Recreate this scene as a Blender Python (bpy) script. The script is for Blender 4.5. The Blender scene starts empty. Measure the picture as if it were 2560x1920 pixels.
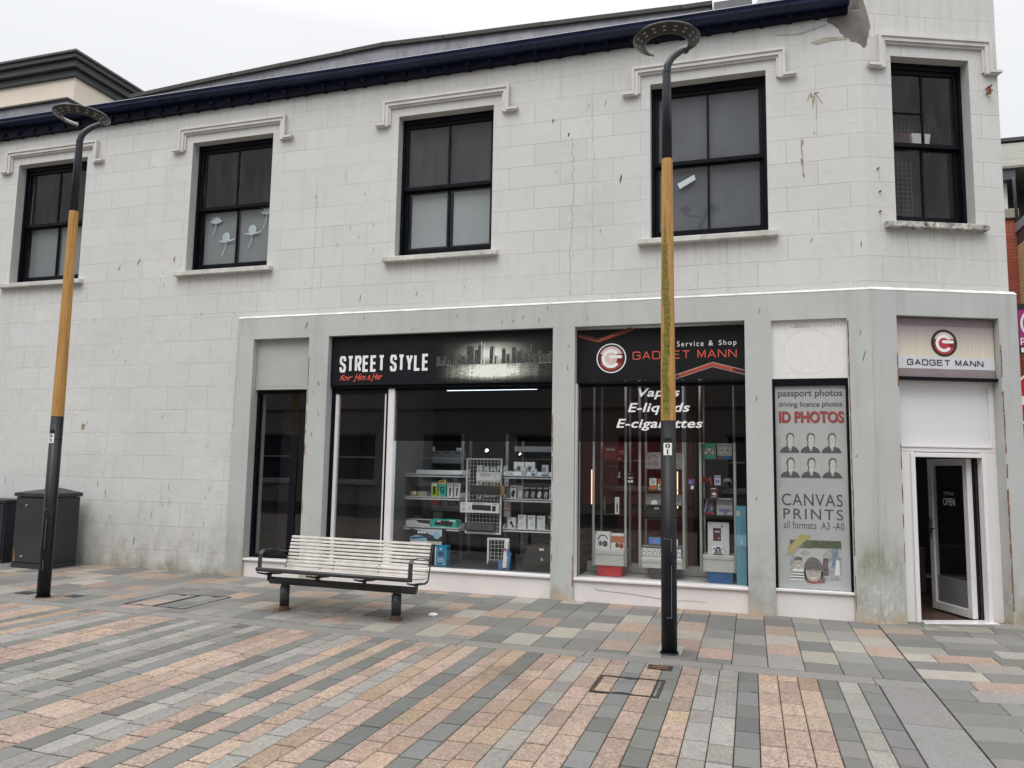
import bpy, bmesh, math, random
from mathutils import Vector, Matrix
random.seed(7)
PI = math.pi
R = math.radians
S = bpy.context.scene
COL = S.collection

# ------------------------------------------------------------------ camera, sky, sun, exposure
cam_d = bpy.data.cameras.new('camera')
cam = bpy.data.objects.new('camera', cam_d)
COL.objects.link(cam)
YAW, PIT, ROL = R(-17.179), R(6.162), R(0.976)
_f = Vector((math.sin(YAW)*math.cos(PIT), math.cos(YAW)*math.cos(PIT), math.sin(PIT)))
_r = Vector((math.cos(YAW), -math.sin(YAW), 0)); _u = _r.cross(_f)
_r2 = _r*math.cos(ROL) + _u*math.sin(ROL); _u2 = -_r*math.sin(ROL) + _u*math.cos(ROL)
M = Matrix(((_r2.x, _u2.x, -_f.x, 0), (_r2.y, _u2.y, -_f.y, -9.0), (_r2.z, _u2.z, -_f.z, 1.509), (0, 0, 0, 1)))
cam.matrix_world = M
cam_d.sensor_width = 36; cam_d.lens = 27.21; cam_d.clip_start = 0.05; cam_d.clip_end = 2000
S.camera = cam
S.view_settings.view_transform = 'Standard'; S.view_settings.look = 'None'
S.view_settings.exposure = 0.0; S.view_settings.gamma = 1.0
SUN_EL, SUN_AZ = R(58), R(192)          # azimuth clockwise from +y: behind the camera, a little to its left
w = bpy.data.worlds.new('World'); S.world = w; w.use_nodes = True
nt = w.node_tree; nt.nodes.clear()
out = nt.nodes.new('ShaderNodeOutputWorld'); bg = nt.nodes.new('ShaderNodeBackground')
sky = nt.nodes.new('ShaderNodeTexSky'); sky.sky_type = 'NISHITA'; sky.sun_disc = False
sky.sun_elevation = SUN_EL; sky.sun_rotation = SUN_AZ; sky.dust_density = 4; sky.air_density = 1.0
hs = nt.nodes.new('ShaderNodeHueSaturation'); hs.inputs['Saturation'].default_value = 0.25
# overcast cloud deck: brighter overhead than at the horizon
tc = nt.nodes.new('ShaderNodeTexCoord'); sx = nt.nodes.new('ShaderNodeSeparateXYZ')
rp = nt.nodes.new('ShaderNodeValToRGB')
rp.color_ramp.elements[0].position = 0.0; rp.color_ramp.elements[0].color = (0.54, 0.555, 0.575, 1)
rp.color_ramp.elements[1].position = 1.0; rp.color_ramp.elements[1].color = (1.75, 1.75, 1.75, 1)
for p_, c_ in ((0.25, (0.555, 0.567, 0.587, 1)), (0.5, (0.63, 0.64, 0.66, 1)), (0.68, (1.25, 1.26, 1.28, 1))):
    e_ = rp.color_ramp.elements.new(p_); e_.color = c_
ns = nt.nodes.new('ShaderNodeTexNoise'); ns.inputs['Scale'].default_value = 2.2; ns.inputs['Detail'].default_value = 4
mr = nt.nodes.new('ShaderNodeMapRange'); mr.inputs['To Min'].default_value = 14.7; mr.inputs['To Max'].default_value = 16.6
sc_ = nt.nodes.new('ShaderNodeVectorMath'); sc_.operation = 'SCALE'
mx = nt.nodes.new('ShaderNodeMix'); mx.data_type = 'RGBA'; mx.inputs[0].default_value = 0.9
L = nt.links.new
L(tc.outputs['Generated'], sx.inputs[0]); L(sx.outputs['Z'], rp.inputs[0]); L(tc.outputs['Generated'], ns.inputs['Vector'])
L(ns.outputs['Fac'], mr.inputs['Value']); L(rp.outputs['Color'], sc_.inputs[0]); L(mr.outputs[0], sc_.inputs['Scale'])
L(sky.outputs[0], hs.inputs['Color']); L(hs.outputs[0], mx.inputs[6]); L(sc_.outputs[0], mx.inputs[7])
L(mx.outputs[2], bg.inputs['Color']); bg.inputs['Strength'].default_value = 0.1
L(bg.outputs[0], out.inputs['Surface'])
sun_d = bpy.data.lights.new('sun', 'SUN'); sun_d.energy = 1.45; sun_d.angle = R(38); sun_d.color = (1, 0.97, 0.93)
sun = bpy.data.objects.new('sun', sun_d); COL.objects.link(sun)
_sd = Vector((math.sin(SUN_AZ)*math.cos(SUN_EL), math.cos(SUN_AZ)*math.cos(SUN_EL), math.sin(SUN_EL)))
sun.rotation_euler = _sd.to_track_quat('Z', 'Y').to_euler()
sun.location = _sd*40

# ------------------------------------------------------------------ mesh and object helpers
def g(x):                                # the street falls very slightly towards the right
    x = max(-20., min(14., x))
    return -0.0055*(x + 4)

class Frame:                             # s along the wall, d into it, z up
    def __init__(self, o=(0, 0, 0), ang=0.):
        self.o = Vector(o); self.u = Vector((math.cos(ang), math.sin(ang), 0)); self.n = Vector((-math.sin(ang), math.cos(ang), 0))
    def pt(self, s, d, z): return self.o + self.u*s + self.n*d + Vector((0, 0, z))
WORLD = Frame()
CH = Frame((1.25, 0, 0), R(22))          # the canted corner bay

class MB:
    def __init__(self, fr=WORLD):
        self.v = []; self.f = []; self.m = []; self.fr = fr; self.mi = 0; self.smooth = set(); self.cols = {}
    def P(self, p): self.v.append(self.fr.pt(*p)); return len(self.v) - 1
    def face(self, pts, mi=None):
        self.f.append([self.P(p) for p in pts]); self.m.append(self.mi if mi is None else mi); return len(self.f) - 1
    def box(self, a0, a1, b0, b1, c0, c1, mi=None):
        i = [self.P((s, d, z)) for z in (c0, c1) for d in (b0, b1) for s in (a0, a1)]
        for q in ((0, 1, 5, 4), (1, 3, 7, 5), (3, 2, 6, 7), (2, 0, 4, 6), (4, 5, 7, 6), (2, 3, 1, 0)):
            self.f.append([i[k] for k in q]); self.m.append(self.mi if mi is None else mi)
        return self
    def obox(self, c, ax, mi=None):      # centre and three half-axis vectors, frame coordinates
        c = Vector(c); A = [Vector(a) for a in ax]
        i = [self.P(c + A[0]*x + A[1]*y + A[2]*z) for z in (-1, 1) for y in (-1, 1) for x in (-1, 1)]
        for q in ((0, 1, 5, 4), (1, 3, 7, 5), (3, 2, 6, 7), (2, 0, 4, 6), (4, 5, 7, 6), (2, 3, 1, 0)):
            self.f.append([i[k] for k in q]); self.m.append(self.mi if mi is None else mi)
        return self
    def prism(self, poly, axis, a, b, mi=None):   # polygon in the two other axes, extruded along axis from a to b
        def mk(p, t):
            return {0: (t, p[0], p[1]), 1: (p[0], t, p[1]), 2: (p[0], p[1], t)}[axis]
        n = len(poly); A = [self.P(mk(p, a)) for p in poly]; B = [self.P(mk(p, b)) for p in poly]
        mm = self.mi if mi is None else mi
        self.f.append(A); self.m.append(mm); self.f.append(B[::-1]); self.m.append(mm)
        for k in range(n):
            self.f.append([A[k], B[k], B[(k+1) % n], A[(k+1) % n]]); self.m.append(mm)
        return self
    def tube(self, path, rad, n=12, mi=None, cap=True):
        path = [Vector(p) for p in path]; rad = rad if isinstance(rad, (list, tuple)) else [rad]*len(path)
        rings = []; ref = None
        for k, p in enumerate(path):
            t = (path[min(k+1, len(path)-1)] - path[max(k-1, 0)]).normalized()
            if ref is None:
                ref = Vector((1, 0, 0)) if abs(t.x) < 0.9 else Vector((0, 1, 0))
            a = (ref - t*ref.dot(t)).normalized(); b = t.cross(a); ref = a
            rings.append([self.P(p + (a*math.cos(2*PI*j/n) + b*math.sin(2*PI*j/n))*rad[k]) for j in range(n)])
        mm = self.mi if mi is None else mi
        for k in range(len(rings)-1):
            for j in range(n):
                self.smooth.add(len(self.f))
                self.f.append([rings[k][j], rings[k][(j+1) % n], rings[k+1][(j+1) % n], rings[k+1][j]]); self.m.append(mm)
        if cap:
            self.f.append(rings[0][::-1]); self.m.append(mm); self.f.append(rings[-1]); self.m.append(mm)
        return self
    def sweep(self, path, sect, up=(0, 0, 1), mi=None, closed=False):   # section (side, up) pairs swept along a path
        path = [Vector(p) for p in path]; up = Vector(up); rings = []; N = len(path)
        for k, p in enumerate(path):
            if closed: t = path[(k+1) % N] - path[k-1]
            else: t = path[min(k+1, N-1)] - path[max(k-1, 0)]
            t.normalize(); s = t.cross(up).normalized(); u = s.cross(t)
            rings.append([self.P(p + s*a + u*b) for a, b in sect])
        mm = self.mi if mi is None else mi; n = len(sect)
        for k in range(N if closed else N-1):
            A, B = rings[k], rings[(k+1) % N]
            for j in range(n):
                self.f.append([A[j], A[(j+1) % n], B[(j+1) % n], B[j]]); self.m.append(mm)
        if not closed:
            self.f.append(rings[0][::-1]); self.m.append(mm); self.f.append(rings[-1]); self.m.append(mm)
        return self
    def disc(self, s, d, z, r, n=24, mi=None, r2=None):
        self.face([(s + r*math.cos(2*PI*k/n), d, z + (r2 or r)*math.sin(2*PI*k/n)) for k in range(n)], mi); return self
    def ring(self, s, d, z, r0, r1, n=32, mi=None, a0=0, a1=2*PI):
        for k in range(n):
            a = a0 + (a1-a0)*k/n; b = a0 + (a1-a0)*(k+1)/n
            self.face([(s+r*math.cos(t), d, z+r*math.sin(t)) for r, t in ((r0, a), (r1, a), (r1, b), (r0, b))], mi)
        return self
    def stroke(self, pts, t, d, mi=None):          # mitred flat line in the s-z plane
        P = [Vector((p[0], p[1])) for p in pts]; L_, R_ = [], []; N = len(P)
        for k in range(N):
            a = (P[k]-P[k-1]).normalized() if k else (P[1]-P[0]).normalized()
            b = (P[k+1]-P[k]).normalized() if k < N-1 else a
            na, nb = Vector((-a.y, a.x)), Vector((-b.y, b.x)); m = na+nb
            m = m/max(m.length_squared, 0.35)*2*0.5 if m.length > 1e-6 else na*0.5
            L_.append(P[k]+m*t); R_.append(P[k]-m*t)
        for k in range(N-1):
            self.face([(q.x, d, q.y) for q in (L_[k], L_[k+1], R_[k+1], R_[k])], mi)
        return self
    def wall(self, s0, s1, z0, z1, holes, d=0., depth=0., mi=None, mi_fn=None, xs=(), zs=()):
        X = sorted({s0, s1, *[h[0] for h in holes], *[h[1] for h in holes], *xs}); X = [x for x in X if s0 <= x <= s1]
        Z = sorted({z0, z1, *[h[2] for h in holes], *[h[3] for h in holes], *zs}); Z = [x for x in Z if z0 <= x <= z1]
        for i in range(len(X)-1):
            for j in range(len(Z)-1):
                cx, cz = (X[i]+X[i+1])/2, (Z[j]+Z[j+1])/2
                if any(h[0] < cx < h[1] and h[2] < cz < h[3] for h in holes): continue
                self.face([(X[i], d, Z[j]), (X[i+1], d, Z[j]), (X[i+1], d, Z[j+1]), (X[i], d, Z[j+1])], mi_fn(cx, cz) if mi_fn else mi)
        if depth:
            for h in holes:
                a, b, c, e = h[:4]
                for q in (((a, c), (a, e)), ((a, e), (b, e)), ((b, e), (b, c)), ((b, c), (a, c))):
                    (p0, q0), (p1, q1) = q
                    if (p0 == p1 and not s0 < p0 < s1) or (q0 == q1 and not z0 < q0 < z1): continue
                    self.face([(p0, d, q0), (p0, d+depth, q0), (p1, d+depth, q1), (p1, d, q1)], mi)
        return self
    def mesh(self, vf, d=0., mi=None):
        V, F = vf; o = len(self.v)
        for x, z in V: self.P((x, d, z))
        for f in F: self.f.append([o+k for k in f]); self.m.append(self.mi if mi is None else mi)
        return self
    def build(self, name, mats, parent=None, bevel=0., seg=2, fix=True, base=None):
        me = bpy.data.meshes.new(name)
        off = world_loc(parent) if parent is not None else Vector(base or (0, 0, 0))
        me.from_pydata([v - off for v in self.v], [], self.f)
        for m_ in (mats if isinstance(mats, (list, tuple)) else [mats]): me.materials.append(m_)
        me.polygons.foreach_set('material_index', self.m)
        for k in self.smooth: me.polygons[k].use_smooth = True
        if self.cols:
            at = me.color_attributes.new('paint', 'FLOAT_COLOR', 'CORNER')
            for k, c in self.cols.items():
                for li in me.polygons[k].loop_indices: at.data[li].color = c
        if fix:
            b = bmesh.new(); b.from_mesh(me); bmesh.ops.recalc_face_normals(b, faces=b.faces[:]); b.to_mesh(me); b.free()
        ob = bpy.data.objects.new(name, me); COL.objects.link(ob)
        if parent is not None: ob.parent = parent
        else: ob.location = off
        if bevel:
            mo = ob.modifiers.new('edge', 'BEVEL'); mo.width = bevel; mo.segments = seg; mo.limit_method = 'ANGLE'; mo.angle_limit = R(40)
        return ob

def world_loc(o):
    v = Vector((0, 0, 0))
    while o is not None: v = v + o.location; o = o.parent
    return v
def tag(o, label, cat, group=None):
    o['label'] = label; o['category'] = cat
    if group: o['group'] = group
    return o
def thing(name, label, cat, loc, group=None):
    o = bpy.data.objects.new(name, None); o.empty_display_size = 0.1; COL.objects.link(o); o.location = loc
    return tag(o, label, cat, group)
def struct(o, kind='structure'): o['kind'] = kind; return o
def copy_tree(o, parent=None):
    c = o.copy(); COL.objects.link(c)
    if parent is not None: c.parent = parent
    for ch in list(o.children): copy_tree(ch, c)
    return c

# ------------------------------------------------------------------ lettering
def text_vf(body, bold=0., shear=0., space=1.):
    cu = bpy.data.curves.new('lettering', 'FONT'); cu.body = body; cu.size = 1; cu.offset = bold; cu.shear = shear; cu.space_character = space
    cu.resolution_u = 4
    ob = bpy.data.objects.new('lettering', cu); COL.objects.link(ob)
    dg = bpy.context.evaluated_depsgraph_get(); me = bpy.data.meshes.new_from_object(ob.evaluated_get(dg))
    V = [(v.co.x, v.co.y) for v in me.vertices]; F = [tuple(p.vertices) for p in me.polygons]
    bpy.data.objects.remove(ob); bpy.data.curves.remove(cu); bpy.data.meshes.remove(me)
    x0 = min(v[0] for v in V); x1 = max(v[0] for v in V); y0 = min(v[1] for v in V); y1 = max(v[1] for v in V)
    return [((x-x0)/(x1-x0), (y-y0)/(y1-y0)) for x, y in V], F
def fit(vf, s0, s1, z0, z1):
    return [(s0+(s1-s0)*x, z0+(z1-z0)*y) for x, y in vf[0]], vf[1]
GLY = {'G': [[(1, .74), (1, .9), (.9, 1), (.1, 1), (0, .9), (0, .1), (.1, 0), (.9, 0), (1, .1), (1, .5), (.5, .5)]],
       'A': [[(0, 0), (.48, 1), (.52, 1), (1, 0)], [(.2, .32), (.8, .32)]],
       'D': [[(0, 0), (0, 1), (.85, 1), (1, .84), (1, .16), (.85, 0), (-.04, 0)]],
       'E': [[(1, 1), (0, 1), (0, 0), (1, 0)], [(.03, .52), (.92, .52)]],
       'T': [[(0, 1), (1, 1)], [(.5, .97), (.5, 0)]],
       'M': [[(0, 0), (0, 1), (.06, 1), (.5, .12), (.94, 1), (1, 1), (1, 0)]],
       'N': [[(0, 0), (0, 1), (.06, 1), (.94, 0), (1, 0), (1, 1)]],
       'S': [[(1, .72), (1, .86), (.84, 1), (.16, 1), (0, .86), (0, .7), (.12, .58), (.88, .42), (1, .3), (1, .14), (.84, 0), (.16, 0), (0, .14), (0, .28)]],
       'R': [[(0, 0), (0, 1), (.84, 1), (1, .87), (1, .63), (.84, .5), (.1, .5)], [(.5, .48), (1, 0)]],
       'Y': [[(0, 1), (.5, .42), (1, 1)], [(.5, .46), (.5, 0)]],
       'L': [[(0, 1), (0, 0), (1, 0)]], ' ': []}
def glyph_line(mb, word, s0, s1, z0, z1, t, gap, d, mi=None, space=.5, slope=0.):
    n = len(word); wu = sum(space if c == ' ' else 1 for c in word); gw = (s1-s0-gap*(n-1))/wu; x = s0
    for c in word:
        for k, pl in enumerate(GLY[c]):
            pts = [(x+t/2+(gw-t)*p[0], z0+t/2+(z1-z0-t)*p[1] + slope*(x+gw*p[0]-s0)) for p in pl]
            # stretch line ends so strokes have square corners
            mb.stroke(pts, t, d-0.0004*k, mi)
        x += (space if c == ' ' else 1)*gw + gap

# ------------------------------------------------------------------ materials
MATS = {}
class NT:
    def __init__(self, name):
        self.m = bpy.data.materials.new(name); self.m.use_nodes = True; self.t = self.m.node_tree
        self.b = self.t.nodes['Principled BSDF']; self.n = self.t.nodes; self.l = self.t.links.new
        self.o = self.n['Material Output']
    def new(self, t, **kw):
        x = self.n.new(t)
        for k, v in kw.items(): setattr(x, k, v)
        return x
    def coord(self, scale=(1, 1, 1), loc=(0, 0, 0)):
        a = self.new('ShaderNodeTexCoord'); b = self.new('ShaderNodeMapping')
        b.inputs['Scale'].default_value = scale; b.inputs['Location'].default_value = loc
        self.l(a.outputs['Object'], b.inputs['Vector']); return b.outputs[0]
    def noise(self, scale, detail=5, rough=.55, vec=None, coord=(1, 1, 1), w=0.):
        x = self.new('ShaderNodeTexNoise'); x.noise_dimensions = '4D'; x.inputs['W'].default_value = w
        x.inputs['Scale'].default_value = scale; x.inputs['Detail'].default_value = detail; x.inputs['Roughness'].default_value = rough
        self.l(vec if vec is not None else self.coord(coord), x.inputs['Vector']); return x.outputs['Fac']
    def ramp(self, fac, *stops):
        x = self.new('ShaderNodeValToRGB'); e = x.color_ramp.elements
        while len(e) < len(stops): e.new(.5)
        for k, (p, c) in enumerate(stops):
            e[k].position = p; e[k].color = c if len(c) == 4 else (*c, 1)
        self.l(fac, x.inputs[0]); return x.outputs['Color']
    def rng(self, fac, a, b, c, d):
        x = self.new('ShaderNodeMapRange'); x.inputs['From Min'].default_value = a; x.inputs['From Max'].default_value = b
        x.inputs['To Min'].default_value = c; x.inputs['To Max'].default_value = d; self.l(fac, x.inputs['Value']); return x.outputs[0]
    def math(self, op, a, b):
        x = self.new('ShaderNodeMath', operation=op)
        for k, v in enumerate((a, b)):
            if isinstance(v, (int, float)): x.inputs[k].default_value = v
            else: self.l(v, x.inputs[k])
        return x.outputs[0]
    def mix(self, fac, a, b, mode='MIX'):
        x = self.new('ShaderNodeMix', data_type='RGBA', blend_type=mode)
        for k, v in ((0, fac), (6, a), (7, b)):
            if isinstance(v, (int, float)): x.inputs[k].default_value = v
            elif isinstance(v, tuple): x.inputs[k].default_value = v if len(v) == 4 else (*v, 1)
            else: self.l(v, x.inputs[k])
        return x.outputs[2]
    def col(self, c):
        if isinstance(c, tuple): self.b.inputs['Base Color'].default_value = (*c, 1)
        else: self.l(c, self.b.inputs['Base Color'])
    def bump(self, h, strength=.3, dist=.01, nrm=None):
        x = self.new('ShaderNodeBump'); x.inputs['Strength'].default_value = strength; x.inputs['Distance'].default_value = dist
        self.l(h, x.inputs['Height'])
        if nrm is not None: self.l(nrm, x.inputs['Normal'])
        self.l(x.outputs[0], self.b.inputs['Normal']); return x.outputs[0]
    def set(self, rough=.6, metal=0., spec=.5):
        if isinstance(rough, (int, float)): self.b.inputs['Roughness'].default_value = rough
        else: self.l(rough, self.b.inputs['Roughness'])
        self.b.inputs['Metallic'].default_value = metal; self.b.inputs['Specular IOR Level'].default_value = spec
        return self.m

def plain(name, c, rough=.55, metal=0., var=.12, scale=6., bump=.08, spec=.5):
    if name in MATS: return MATS[name]
    n = NT(name); f = n.noise(scale, 6, .6)
    n.col(n.mix(1., (*c, 1), n.ramp(f, (.3, (1-var,)*3), (.7, (1+var*.6,)*3)), 'MULTIPLY'))
    if bump: n.bump(n.noise(scale*9, 3), bump, .002)
    MATS[name] = n.set(n.rng(f, .3, .7, max(0.02, rough-.08), rough+.08), metal, spec); return MATS[name]
def emit(name, c, s):
    n = NT(name); n.b.inputs['Base Color'].default_value = (*c, 1); n.b.inputs['Emission Color'].default_value = (*c, 1); n.b.inputs['Emission Strength'].default_value = s
    return n.set(.5)
def glass(name, tint=(.93, .95, .94), ior=1.5, dirt=.005):
    n = NT(name); n.n.remove(n.b)
    tr = n.new('ShaderNodeBsdfTransparent'); tr.inputs[0].default_value = (*tint, 1)
    gl = n.new('ShaderNodeBsdfGlossy'); gl.inputs['Roughness'].default_value = .015
    gl.inputs[0].default_value = (1, 1, 1, 1)
    lw = n.new('ShaderNodeLayerWeight'); lw.inputs['Blend'].default_value = .5       # thin pane: the same from both sides
    f0 = ((ior-1)/(ior+1))**2*1.15; fr = n.math('ADD', f0, n.math('MULTIPLY', n.math('POWER', lw.outputs['Facing'], 5.), 1-f0))
    df = n.new('ShaderNodeBsdfDiffuse'); df.inputs[0].default_value = (.55, .55, .53, 1)
    bmp = n.new('ShaderNodeBump'); bmp.inputs['Strength'].default_value = .05; bmp.inputs['Distance'].default_value = .01
    n.l(n.noise(1.3, 2), bmp.inputs['Height']); n.l(bmp.outputs[0], gl.inputs['Normal'])
    ms = n.new('ShaderNodeMixShader'); n.l(fr, ms.inputs[0]); n.l(tr.outputs[0], ms.inputs[1]); n.l(gl.outputs[0], ms.inputs[2])
    m2 = n.new('ShaderNodeMixShader'); n.l(n.rng(n.noise(3, 6, .7, coord=(1.6, 1.6, .5)), .45, .8, 0, dirt), m2.inputs[0]); n.l(ms.outputs[0], m2.inputs[1]); n.l(df.outputs[0], m2.inputs[2])
    n.l(m2.outputs[0], n.o.inputs['Surface']); return n.m

def ashlar(name, base, row, zoff, wd, dirt_base, rough_amt):
    n = NT(name)
    geo = n.new('ShaderNodeTexCoord'); sp = n.new('ShaderNodeSeparateXYZ'); n.l(geo.outputs['Object'], sp.inputs[0])
    cb = n.new('ShaderNodeCombineXYZ'); n.l(n.math('ADD', sp.outputs['X'], n.math('MULTIPLY', sp.outputs['Y'], .4)), cb.inputs[0])
    n.l(n.math('SUBTRACT', sp.outputs['Z'], zoff-row*40), cb.inputs[1])
    wob = n.noise(1.7, 3); 
    vz = n.new('ShaderNodeVectorMath', operation='ADD'); n.l(cb.outputs[0], vz.inputs[0])
    cw = n.new('ShaderNodeCombineXYZ'); n.l(n.rng(wob, 0, 1, -.012, .012), cw.inputs[1]); n.l(n.rng(wob, 0, 1, .5, .53), cw.inputs[0]); n.l(cw.outputs[0], vz.inputs[1])
    br = n.new('ShaderNodeTexBrick'); br.offset = .5; br.squash = 1
    for k, v in (('Scale', 1), ('Mortar Size', .0036), ('Mortar Smooth', .15), ('Bias', 0), ('Brick Width', wd), ('Row Height', row)): br.inputs[k].default_value = v
    br.inputs['Color1'].default_value = (.96,)*3+(1,); br.inputs['Color2'].default_value = (1.03,)*3+(1,); br.inputs['Mortar'].default_value = (.6, .585, .57, 1)
    n.l(vz.outputs[0], br.inputs['Vector'])
    big = n.noise(.55, 6, .6); fine = n.noise(9, 8, .65); streak = n.noise(2.2, 6, .6, coord=(2.2, 2.2, .16), w=3)
    c = n.mix(1., (*base, 1), br.outputs['Color'], 'MULTIPLY')
    # joints fade in and out where they have been filled and painted over
    c = n.mix(n.rng(n.noise(1.1, 3, w=5), .36, .66, .7, 0.), c, (*base, 1))
    c = n.mix(1., c, n.ramp(big, (.3, (.93, .93, .92)), (.7, (1.05, 1.05, 1.05))), 'MULTIPLY')
    c = n.mix(1., c, n.ramp(fine, (.25, (.94, .94, .935)), (.5, (1, 1, 1)), (.8, (1.03, 1.03, 1.03))), 'MULTIPLY')
    c = n.mix(n.rng(streak, .56, .8, 0, .28), c, (base[0]*.62, base[1]*.6, base[2]*.55))
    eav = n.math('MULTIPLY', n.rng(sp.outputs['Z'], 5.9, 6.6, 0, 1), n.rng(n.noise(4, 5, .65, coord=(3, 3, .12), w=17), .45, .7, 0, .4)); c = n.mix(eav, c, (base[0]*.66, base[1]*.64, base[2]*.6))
    for wx in ((-7.03, -5.66), (-3.72, -2.36), (-.42, .91), (2.9, 4.23), (5.55, 6.55)):
        m = n.math('MULTIPLY', n.math('MULTIPLY', n.rng(sp.outputs['X'], wx[0]-.12, wx[0]-.05, 0, 1), n.rng(sp.outputs['X'], wx[1]+.05, wx[1]+.12, 1, 0)), n.math('MULTIPLY', n.rng(sp.outputs['Z'], 3.55, 4.15, 0, 1), n.math('LESS_THAN', sp.outputs['Z'], 4.16)))
        c = n.mix(n.math('MULTIPLY', m, n.rng(n.noise(5, 5, .7, coord=(3, 3, .15), w=18), .5, .72, 0, .5)), c, (base[0]*.5, base[1]*.48, base[2]*.44))
    c = n.mix(n.rng(n.noise(26, 4, .7, w=2), .66, .76, 0, .5), c, (base[0]*.5, base[1]*.48, base[2]*.45))
    if dirt_base:
        hz = n.rng(sp.outputs['Z'], 0., dirt_base, 1., 0.)
        mask = n.math('MULTIPLY', n.math('POWER', hz, 1.6), n.rng(n.noise(3.2, 7, .7, coord=(1, 1, .45), w=7), .37, .64, 0, 1))
        c = n.mix(n.math('MULTIPLY', mask, .85), c, n.ramp(n.noise(7, 4, w=9), (.4, (.16, .15, .09)), (.6, (.3, .27, .2))))
        hz2 = n.rng(sp.outputs['Z'], 0., .16, 1., 0.)
        c = n.mix(n.math('MULTIPLY', hz2, n.rng(n.noise(5, 5, w=1), .35, .6, .1, .8)), c, (.24, .215, .165))
    n.col(c)
    h1 = n.bump(br.outputs['Fac'], -.4, .006)
    patches = n.rng(n.noise(2.1, 4, .5, w=11), .45, .6, 0, 1)
    cracks = n.new('ShaderNodeTexVoronoi', feature='DISTANCE_TO_EDGE'); cracks.inputs['Scale'].default_value = 5.5
    wv = n.new('ShaderNodeVectorMath', operation='ADD'); n.l(geo.outputs['Object'], wv.inputs[0])
    nz = n.new('ShaderNodeTexNoise'); nz.inputs['Scale'].default_value = 5; nz.inputs['Detail'].default_value = 6
    n.l(geo.outputs['Object'], nz.inputs['Vector']); n.l(nz.outputs['Color'], wv.inputs[1]); n.l(wv.outputs[0], cracks.inputs['Vector'])
    flake = n.math('MULTIPLY', n.rng(cracks.outputs['Distance'], 0, .06, 0, 1), patches)
    hh = n.math('ADD', n.math('MULTIPLY', flake, rough_amt), n.math('MULTIPLY', n.noise(14, 8, .7), .9))
    n.bump(hh, .27, .012, h1)
    return n.set(.72, 0, .3)

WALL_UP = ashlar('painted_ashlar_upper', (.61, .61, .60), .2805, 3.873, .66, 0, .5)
WALL_LO = ashlar('painted_ashlar_lower', (.60, .607, .604), .3246, -.03, .675, 1.25, 1.1)

def surround_mat():
    n = NT('grey_green_masonry_paint'); tcn = n.new('ShaderNodeTexCoord'); sp = n.new('ShaderNodeSeparateXYZ'); n.l(tcn.outputs['Object'], sp.inputs[0])
    b = (.475, .49, .478)
    c = n.mix(1., (*b, 1), n.ramp(n.noise(1.1, 6, .6), (.3, (.9, .9, .9)), (.7, (1.06, 1.06, 1.06))), 'MULTIPLY')
    c = n.mix(n.rng(n.noise(2.5, 6, .65, coord=(2.5, 2.5, .2), w=4), .52, .76, 0, .42), c, (.26, .26, .235))
    c = n.mix(n.rng(n.noise(22, 5, .7, w=2), .66, .75, 0, .55), c, (.2, .19, .17))
    hz = n.rng(sp.outputs['Z'], 0., 1.0, 1., 0.)
    mk = n.math('MULTIPLY', n.math('POWER', hz, 1.3), n.rng(n.noise(3, 7, .7, coord=(1, 1, .5), w=13), .42, .68, 0, .9))
    c = n.mix(mk, c, n.ramp(n.noise(9, 4, w=3), (.4, (.13, .125, .06)), (.6, (.27, .25, .19))))
    # pale bare render and lime near the pavement
    mk2 = n.math('MULTIPLY', n.rng(sp.outputs['Z'], 0.02, .38, 1, 0), n.rng(n.noise(11, 6, .75, coord=(1, 1, .6), w=21), .57, .63, 0, .8))
    c = n.mix(mk2, c, (.58, .54, .47))
    mk3 = n.math('MULTIPLY', n.rng(sp.outputs['Z'], 0.0, .13, 1, 0), n.rng(n.noise(8, 5, .7, w=22), .4, .55, 0, .9))
    c = n.mix(mk3, c, (.46, .36, .23))
    px_ = n.math('MULTIPLY', n.rng(sp.outputs['X'], 5.0, 5.12, 0, 1), n.rng(sp.outputs['X'], 5.45, 5.6, 1, 0))      # the damp corner pier
    pz_ = n.math('MULTIPLY', n.rng(sp.outputs['Z'], .28, .5, 0, 1), n.rng(sp.outputs['Z'], .6, .95, 1, 0))
    c = n.mix(n.math('MULTIPLY', n.math('MULTIPLY', px_, pz_), n.rng(n.noise(6, 7, .75, coord=(1, 1, .4), w=31), .42, .62, 0, .75)), c, (.17, .18, .09))
    c = n.mix(n.math('MULTIPLY', n.math('MULTIPLY', px_, n.rng(sp.outputs['Z'], .3, .5, 1, 0)), n.rng(n.noise(17, 8, .8, coord=(1, 1, .7), w=33), .53, .6, 0, .8)), c, (.66, .63, .58))
    n.col(c); n.bump(n.math('ADD', n.noise(3, 6, .6), n.math('MULTIPLY', n.noise(30, 5), .25)), .3, .012)
    return n.set(.62, 0, .35)
SURR = surround_mat()
REVEAL = plain('reveal_paint', (.52, .52, .51), .7, var=.1, scale=2)
HOOD = plain('hood_stone_paint', (.64, .625, .60), .7, var=.14, scale=4, bump=.25)
SILL = plain('sill_stone_paint', (.58, .57, .54), .75, var=.3, scale=7, bump=.4)
SILL_D = plain('sill_weathered', (.50, .485, .45), .8, var=.92, scale=17, bump=.6)
LEDGE = plain('ledge_white_paint', (.76, .755, .735), .6, var=.3, scale=5, bump=.4)
BLACKF = plain('black_gloss_frame', (.005, .006, .010), .45, var=.4, scale=8, bump=.3, spec=.12)
NAVY = plain('navy_gutter_paint', (.009, .017, .052), .3, var=.6, scale=2.2, bump=.15, spec=.4)
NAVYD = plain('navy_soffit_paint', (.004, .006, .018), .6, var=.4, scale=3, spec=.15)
CAP = plain('mineral_felt', (.085, .083, .078), .95, var=.4, scale=30, bump=.6)
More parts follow.
